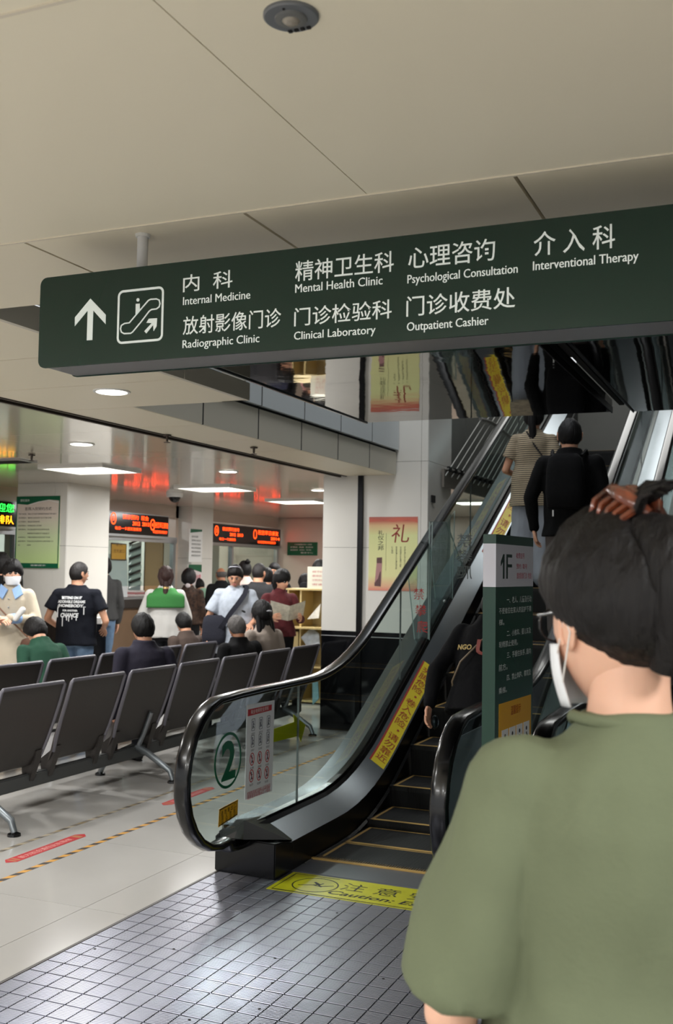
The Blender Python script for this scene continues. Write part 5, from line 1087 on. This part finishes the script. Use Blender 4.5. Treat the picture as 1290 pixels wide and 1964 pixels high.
# 6 woman with crossbody bag
p = place(452, 1078, 10.9); cw_ = cloth('pale_blue_top', (184, 192, 204), bump=.5, bs=30, var=.12, vscale=30)
def ex6(root, U, HT, AR, k, Ql):
    g = cloth('charcoal_bag', (44, 45, 54))
    V = []; pts = [(-.12, .03, 1.45), (-.09, .12, 1.36), (-.03, .155, 1.27), (.05, .165, 1.16), (.12, .155, 1.04), (.19, .11, .94), (.24, .05, .90)]
    A_ = [U(*q)+Vector((.022, .004, .012)) for q in pts]; B_ = [U(*q)-Vector((.022, -.004, .012)) for q in pts]
    MB().strip(A_, B_, .004).build('bag_strap', g, root, world=False, smooth=True)
    MB().strip([U(-.12, .03, 1.45), U(-.08, -.10, 1.36), U(.06, -.15, 1.15), U(.2, -.06, .95)], [U(-.08, .03, 1.45), U(-.04, -.10, 1.36), U(.1, -.15, 1.15), U(.24, -.06, .95)], .004).build('rear_strap', g, root, world=False)
    bag_obj('shoulder_bag', root, U(.22, .09, .98), .125, .045, .30, g, -8)
    MB().ell(U(-.08, .16, 1.18), (.022, 0, .008), (0, .006, 0), (0, 0, .012)).build('brooch', M['blk'], root, world=False)
    MB().tube([HT(-.06, .03, .105), HT(-.03, .045, .122), HT(.03, .045, .122), HT(.06, .03, .105)], .006, 8).build('hair_band', mat('band_grey', (150, 150, 160), .3, metal=.4), root, world=False, smooth=True)
    # pale denim panel of the vest front
person((p.x, p.y), toward(p)+3, 1.64, 'woman in a pale top with a dark crossbody bag, looking down, walking towards the seats', cw_, cloth('pale_denim', (176, 190, 204)), SKIN, 'pony', HDBR, sleeve='short', female=True, loose=2.0, hem=.72, head_pitch=-21, head_yaw=-8, vox=.008,
       arms={'R': ((.27, -.02, 1.10), (.29, .08, .88)), 'L': ((-.24, -.02, 1.11), (-.15, .17, 1.04)), 'sl': .72, 'Lup': (0, .5, .5)}, extra=ex6, step=.4, wide=1.05, hairopts={'t': .014})
# 7 man in black polo
p = place(496, 1077, 12.9); person((p.x, p.y), away(p)-12, 1.66, 'man with cropped hair in a black polo, behind the woman with the crossbody bag', cloth('charcoal_polo', (46, 46, 48)), dkp_, SKIN, 'cropped', HSHORT, loose=1.8, wide=1.15, head_yaw=-20)
# 8 bald man leaning on the far counter
p = place(427, 1085, 15.6); person((p.x, p.y), away(p)+14, 1.61, 'nearly bald man in black leaning at the far counter', blk_, dkp_, SKINT, 'bald', HGRY, sleeve='long', loose=1.4, lean=8, head_yaw=10)
p = place(404, 1112, 16.0); person((p.x, p.y), away(p)+40, 1.5, 'person in mint green bending over the far counter', cloth('mint', (164, 206, 182)), blk_, SKIN, 'short', HBLK, sleeve='long', lean=30, loose=1.2)
# 9 woman in maroon reading
p = place(537, 1094, 11.6)
def ex9(root, U, HT, AR, k, Ql):
    for s in (-1, 1):
        MB().add([U(0, .36, 1.10), U(s*.20, .30, 1.14), U(s*.21, .36, 1.33), U(0, .43, 1.27), U(0, .364, 1.105), U(s*.20, .304, 1.145), U(s*.21, .364, 1.335), U(0, .434, 1.275)], [(0, 1, 2, 3), (7, 6, 5, 4), (0, 4, 5, 1), (1, 5, 6, 2), (2, 6, 7, 3), (3, 7, 4, 0)]).build('newspaper_page', mat('newsprint', (206, 200, 180), .6, var=.3, vscale=30), root, world=False)
person((p.x, p.y), toward(p)+16, 1.58, 'woman in a maroon cardigan with short black hair reading a newspaper by the cabinet', cloth('maroon', (96, 44, 48), var=.25, vscale=30), blk_, SKIN, 'bob', HBLK, sleeve='long', female=True, loose=1.4, head_yaw=28, head_pitch=-10, hairopts={'t': .026, 'bangs': 1},
       arms={'R': ((.24, .07, 1.10), (.17, .31, 1.14)), 'L': ((-.24, .07, 1.10), (-.17, .31, 1.14))}, extra=ex9)
# 10-12 small figures behind
p = place(512, 1089, 13.6); person((p.x, p.y), away(p), 1.60, 'person in navy standing in the queue behind the black polo', navy, navy, SKIN, 'short', HBLK, sleeve='long')
p = place(527, 1079, 14.6); person((p.x, p.y), toward(p)-20, 1.67, 'man with short hair facing the camera at the back of the queue', blk_, dkp_, SKIN, 'short', HBLK, sleeve='long')
p = place(470, 1074, 15.0); person((p.x, p.y), away(p)+30, 1.69, 'woman in pale pink with a high ponytail at the far counter', cloth('pale_pink', (214, 192, 184)), dkp_, SKIN, 'bun', HBLK, female=True, sleeve='long')
p = place(612, 1071, 13.0); person((p.x, p.y), away(p), 1.71, 'person with black hair just showing above the white card box', blk_, dkp_, SKIN, 'short', HBLK, sleeve='long')
p = place(585, 1099, 13.6); person((p.x, p.y), toward(p)+70, 1.53, 'person in profile half hidden behind the white card box', cloth('rose', (190, 130, 130)), dkp_, SKIN, 'short', HBLK, sleeve='long', female=True)
# ---- seated people: they face away from the camera, towards -X
def seat_at(px, py, X, label, yaw=0, hh=None, **k):
    q = at(px, py, 'X', X+.02); h = hh or max(1.45, min(1.78, 1.70*q.z/1.285)); return person((X, q.y), 90+yaw, h, label, seated=True, **k)
SX1, SX2 = -4.27-.36, -5.28-.38
seat_at(100, 1190, SX2-.12, 'person in a dark green sweater bending forward in the second row of seats', lean=20, yaw=-20, hh=1.58, top=cloth('dark_green', (40, 74, 58)), pants=dkp_, skin=SKIN, hair='fluffy', hairm=HDBR, sleeve='long', loose=1.9, head_pitch=-22, shoes=(24, 24, 26), wide=1.05)
seat_at(285, 1173, SX1, 'man in a dark navy jacket with short black hair seated in the nearest row', yaw=-35, top=cloth('navy_jacket', (44, 42, 54)), pants=dkp_, skin=SKIN, hair='short', hairm=HBLK, sleeve='long', loose=2.2, wide=1.06, head_yaw=6, head_pitch=-8, lean=4, hairopts={'t': .02})
seat_at(366, 1171, SX2, 'man in a brown jacket seated in the second row, in front of the green collar', yaw=-20, top=cloth('brown_jacket', (78, 66, 60)), pants=dkp_, skin=SKIN, hair='short', hairm=HBLK, sleeve='long', loose=2.0, head_pitch=-10, lean=7, wide=1.05)
seat_at(468, 1177, SX1, 'grey-haired person in a black jacket in the nearest row', yaw=-25, top=blk_, pants=dkp_, skin=SKINT, hair='short', hairm=HGRY, sleeve='long', loose=2.2, head_pitch=-10, lean=6, wide=1.08)
def exs5(root, U, HT, AR, k, Ql): MB().tube([HT(-.03, -.105, .03), HT(0, -.118, .034), HT(.03, -.105, .03)], .008, 8).build('hair_clip', mat('pearl_clip', (214, 214, 220), .3), root, world=False, smooth=True)
seat_at(511, 1150, SX1, 'woman with long black hair and a white clip, beige jacket, seated near the pillar', yaw=-25, top=cloth('beige', (158, 146, 136)), pants=dkp_, skin=SKIN, hair='long', hairm=HBLK, sleeve='long', loose=1.8, lean=3, female=True, extra=exs5)
# ---- riders on the escalator
def ex_black(root, U, HT, AR, k, Ql):
    bag = cloth('backpack_black', (12, 12, 14)); bag_obj('backpack', root, U(0, -.21, 1.20), .15, .08, .42, bag)
    for s in (-1, 1): strap(root, [U(s*.10, -.16, 1.39), U(s*.115, -.03, 1.445), U(s*.12, .10, 1.34), U(s*.14, .06, 1.08), U(s*.12, -.12, 1.02)], .014, bag)
    MB().box(*[v for v in (-.085, -.075, -.30, -.29, .94*k, .985*k)]).build('zip_tag', M['white'], root, world=False)
yb = 8.38; zb = zn(8.1+.02)+.009
person((-1.57, 8.28), 2, 1.78, 'rider in a black jacket and backpack on the escalator behind the striped shirt', cloth('black_jacket', (6, 6, 7)), cloth('taupe_trousers', (84, 76, 74)), SKIN, 'short', HBLK, sleeve='long', loose=1.7, hem=.80, z0=zn(8.12)+.009, legs=1.35, head_yaw=14, extra=ex_black,
       arms={'L': ((-.27, -.02, 1.10), (-.27, .03, .86))}, wide=1.08)
stripe = bpy.data.materials.new('striped_cloth'); stripe.use_nodes = True; nt = stripe.node_tree; N, L_ = nt.nodes, nt.links; b = N['Principled BSDF']; b.inputs['Roughness'].default_value = .9
tc = N.new('ShaderNodeTexCoord'); sp = N.new('ShaderNodeSeparateXYZ'); mm = N.new('ShaderNodeMath'); mm.operation = 'MULTIPLY'; mm.inputs[1].default_value = 55; fr = N.new('ShaderNodeMath'); fr.operation = 'FRACT'; gt = N.new('ShaderNodeMath'); gt.operation = 'GREATER_THAN'; gt.inputs[1].default_value = .62
mx = N.new('ShaderNodeMix'); mx.data_type = 'RGBA'; mx.inputs[6].default_value = (*lin((176, 160, 132)), 1); mx.inputs[7].default_value = (*lin((50, 46, 48)), 1)
L_.new(tc.outputs['Object'], sp.inputs[0]); L_.new(sp.outputs[2], mm.inputs[0]); L_.new(mm.outputs[0], fr.inputs[0]); L_.new(fr.outputs[0], gt.inputs[0]); L_.new(gt.outputs[0], mx.inputs[0]); L_.new(mx.outputs[2], b.inputs['Base Color'])
person((-2.04, 9.1), 4, 1.62, 'rider in a brown and cream striped shirt, highest on the escalator', stripe, cloth('pale_grey_trousers', (146, 150, 158)), SKIN, 'pony', HBLK, sleeve='short', loose=2.0, hem=.74, z0=zn(8.92)+.009, legs=1.9, female=True,
       arms={'L': ((-.26, .0, 1.08), (-.22, .2, 1.06))}, extra=lambda root, U, HT, AR, k, Ql: strap(root, [U(-.05, -.10, 1.42), U(.02, -.135, 1.3), U(.12, -.14, 1.16), U(.17, -.1, 1.05)], .007, M['blk']))
def ex_u(root, U, HT, AR, k, Ql):
    Fb = lambda a, b, d=0: U(-a*-1, -.150-abs(d)+.05*(abs(a)/.2)**2, b)
    for s, a0, a1, b0, b1, m in (('NGO', -.13, -.03, 1.20, 1.235, mat('print_gold', (176, 150, 84), .6)), ('U', .0, .10, 1.17, 1.27, mat('print_rust', (130, 54, 44), .6))):
        mb = MB(); V, F_ = glyphs(s, .03); x0 = min(v[0] for v in V); x1 = max(v[0] for v in V); y0 = min(v[1] for v in V); y1 = max(v[1] for v in V)
        mb.add([Fb(a0+(v[0]-x0)/(x1-x0)*(a1-a0), b0+(v[1]-y0)/(y1-y0)*(b1-b0), .014) for v in V], F_); mb.build('printed_lettering', m, root, world=False, fix=False)
    strap(root, [U(.16, -.06, 1.42), U(.03, -.15, 1.28), U(-.09, -.155, 1.12), U(-.15, -.11, 1.0), U(-.17, -.02, .95)], .005, mat('cord_tan', (130, 112, 90), .5), 'bag_cord')
    MB().ell(AR['L'][2]+Vector((.03, .01, -.09)), (.02, 0, 0), (0, .03, 0), (0, 0, .04)).build('key_ring', mat('dark_steel', (50, 60, 64), .3, metal=.8), root, world=False)
person((-1.63, 5.90), -10, 1.54, 'rider in dark navy with gold lettering on the back, stepping onto the escalator', cloth('dark_navy_sweat', (5, 5, 8)), cloth('dark_navy_trousers', (6, 7, 11)), SKIN, 'short', HBLK, sleeve='long', loose=1.9, hem=.82, z0=zn(5.72)+.009, lean=22, wide=1.05, extra=ex_u,
       arms={'L': ((-.28, -.08, 1.08), (-.28, -.10, .83)), 'Lup': (-1, 0, 0)}, curl=.45)
# ---- foreground woman in the olive tee
def ex_fg(root, U, HT, AR, k, Ql):
    cl = mat('tortoise_clip', (128, 62, 36), .25, coat=.6, var=.6, vscale=30, col2=(40, 22, 18))
    cc = Vector((0, -.028, .120)); ub = Vector((0, -.45, .9)).normalized(); ab = Vector((0, .9, .45)); K = lambda x, a, b: HT(*(cc+Vector((x*.8, 0, 0))+ab*a*.8+ub*b*.9))
    for s in (-1, 1):
        MB().tube([K(s*.006, -.052, .034), K(s*.018, -.03, .040), K(s*.022, 0, .042), K(s*.018, .03, .040), K(s*.006, .052, .034)], [.006*k, .010*k, .011*k, .010*k, .006*k], 10).build('claw_clip_jaw', cl, root, world=False, smooth=True)
        for j in range(5): a_ = -.04+.02*j; MB().tube([K(s*.018, a_, .038), K(s*.040, a_*.96, .022), K(s*.042, a_*.92, -.002), K(s*.03, a_*.9, -.02)], [.0055*k, .005*k, .004*k, .002*k], 6).build('claw_clip_tooth', cl, root, world=False, smooth=True)
    MB().tube([K(0, -.02, .046), K(0, .02, .046)], .006*k, 10).build('claw_clip_hinge', cl, root, world=False, smooth=True)
    MB().tube([HT(0, -.088, -.055), HT(0, -.112, .0), HT(.0, -.112, .05), HT(.0, -.085, .10), K(0, 0, .0), K(.0, .0, .022), K(.01, -.03, .06), K(.03, -.06, .08)], [q*k for q in (.02, .034, .038, .034, .026, .016, .012, .002)], 16).build('gathered_hair', HDBR, root, world=False, smooth=True)
    for j in range(7): a_ = -.03+.01*j; MB().tube([K(.004*j-.012, a_, .02), K(.008*j-.03, a_-.03, .06), K(.014*j-.05, a_-.07-.01*(j % 3), .075+.012*(j % 2))], [.009*k, .006*k, .001*k], 6).build('loose_lock', HDBR, root, world=False, smooth=True)
    gm_ = mat('glasses_black', (16, 16, 18), .25)
    for s in (-1, 1): MB().tube([HT(s*.066, .075, .012), HT(s*.079, .02, .014), HT(s*.081, -.012, .012), HT(s*.079, -.028, -.008)], .0022*k, 8).build('glasses_temple', gm_, root, world=False)
    for s in (-1, 1): MB().tube([HT(s*.034+.027*math.cos(a), .098-.014*abs(math.cos(a)*.5+s*.5)*1.2, .0+.021*math.sin(a)) for a in [R(24*q) for q in range(16)]], .0016*k, 6).build('glasses_rim', gm_, root, world=False)
    MB().tube([HT(-.009, .099, .004), HT(.009, .099, .004)], .0018*k, 6).build('glasses_bridge', gm_, root, world=False)
    ex_mask(root, U, HT, AR, k, Ql)
    mb = MB(); R_ = []
    nr = .056
    c0 = U(0, -.010, 1.452)
    for i in range(33):
        a = 2*math.pi*i/32; R_.append(U(.073*math.cos(a), -.008+.068*math.sin(a), 1.437-.022*max(0, math.sin(a))+.004*abs(math.cos(a))))
    mb.tube(R_, .0075*k, 8, caps=False).build('collar_rib', MATS['cloth_olive'], root, world=False, smooth=True)
    R2_ = [p_+(p_-c0)*.22+Vector((0, 0, -.010)) for p_ in R_]
p = atd(1203, 1347, 1.32)
person((p.x, p.y), 20, 1.655, 'woman in an olive green tee seen from behind, hair held by a brown claw clip', cloth('olive', (104, 111, 87), bump=.08, bs=90), cloth('fg_trousers', (40, 40, 44)), SKINL, 'updo', HDBR, sleeve='short', loose=1.75, hem=.78, vox=.007, female=True, extra=ex_fg,
       head_yaw=24, head_pitch=-4, arms={'L': ((-.232, -.02, 1.07), (-.20, .16, .95)), 'R': ((.25, -.02, 1.07), (.24, .2, 1.0)), 'sl': .93}, wide=.97, hairopts={'t': .032, 'hl': (.40, .04, -.40)}, wrinkle=1.6)
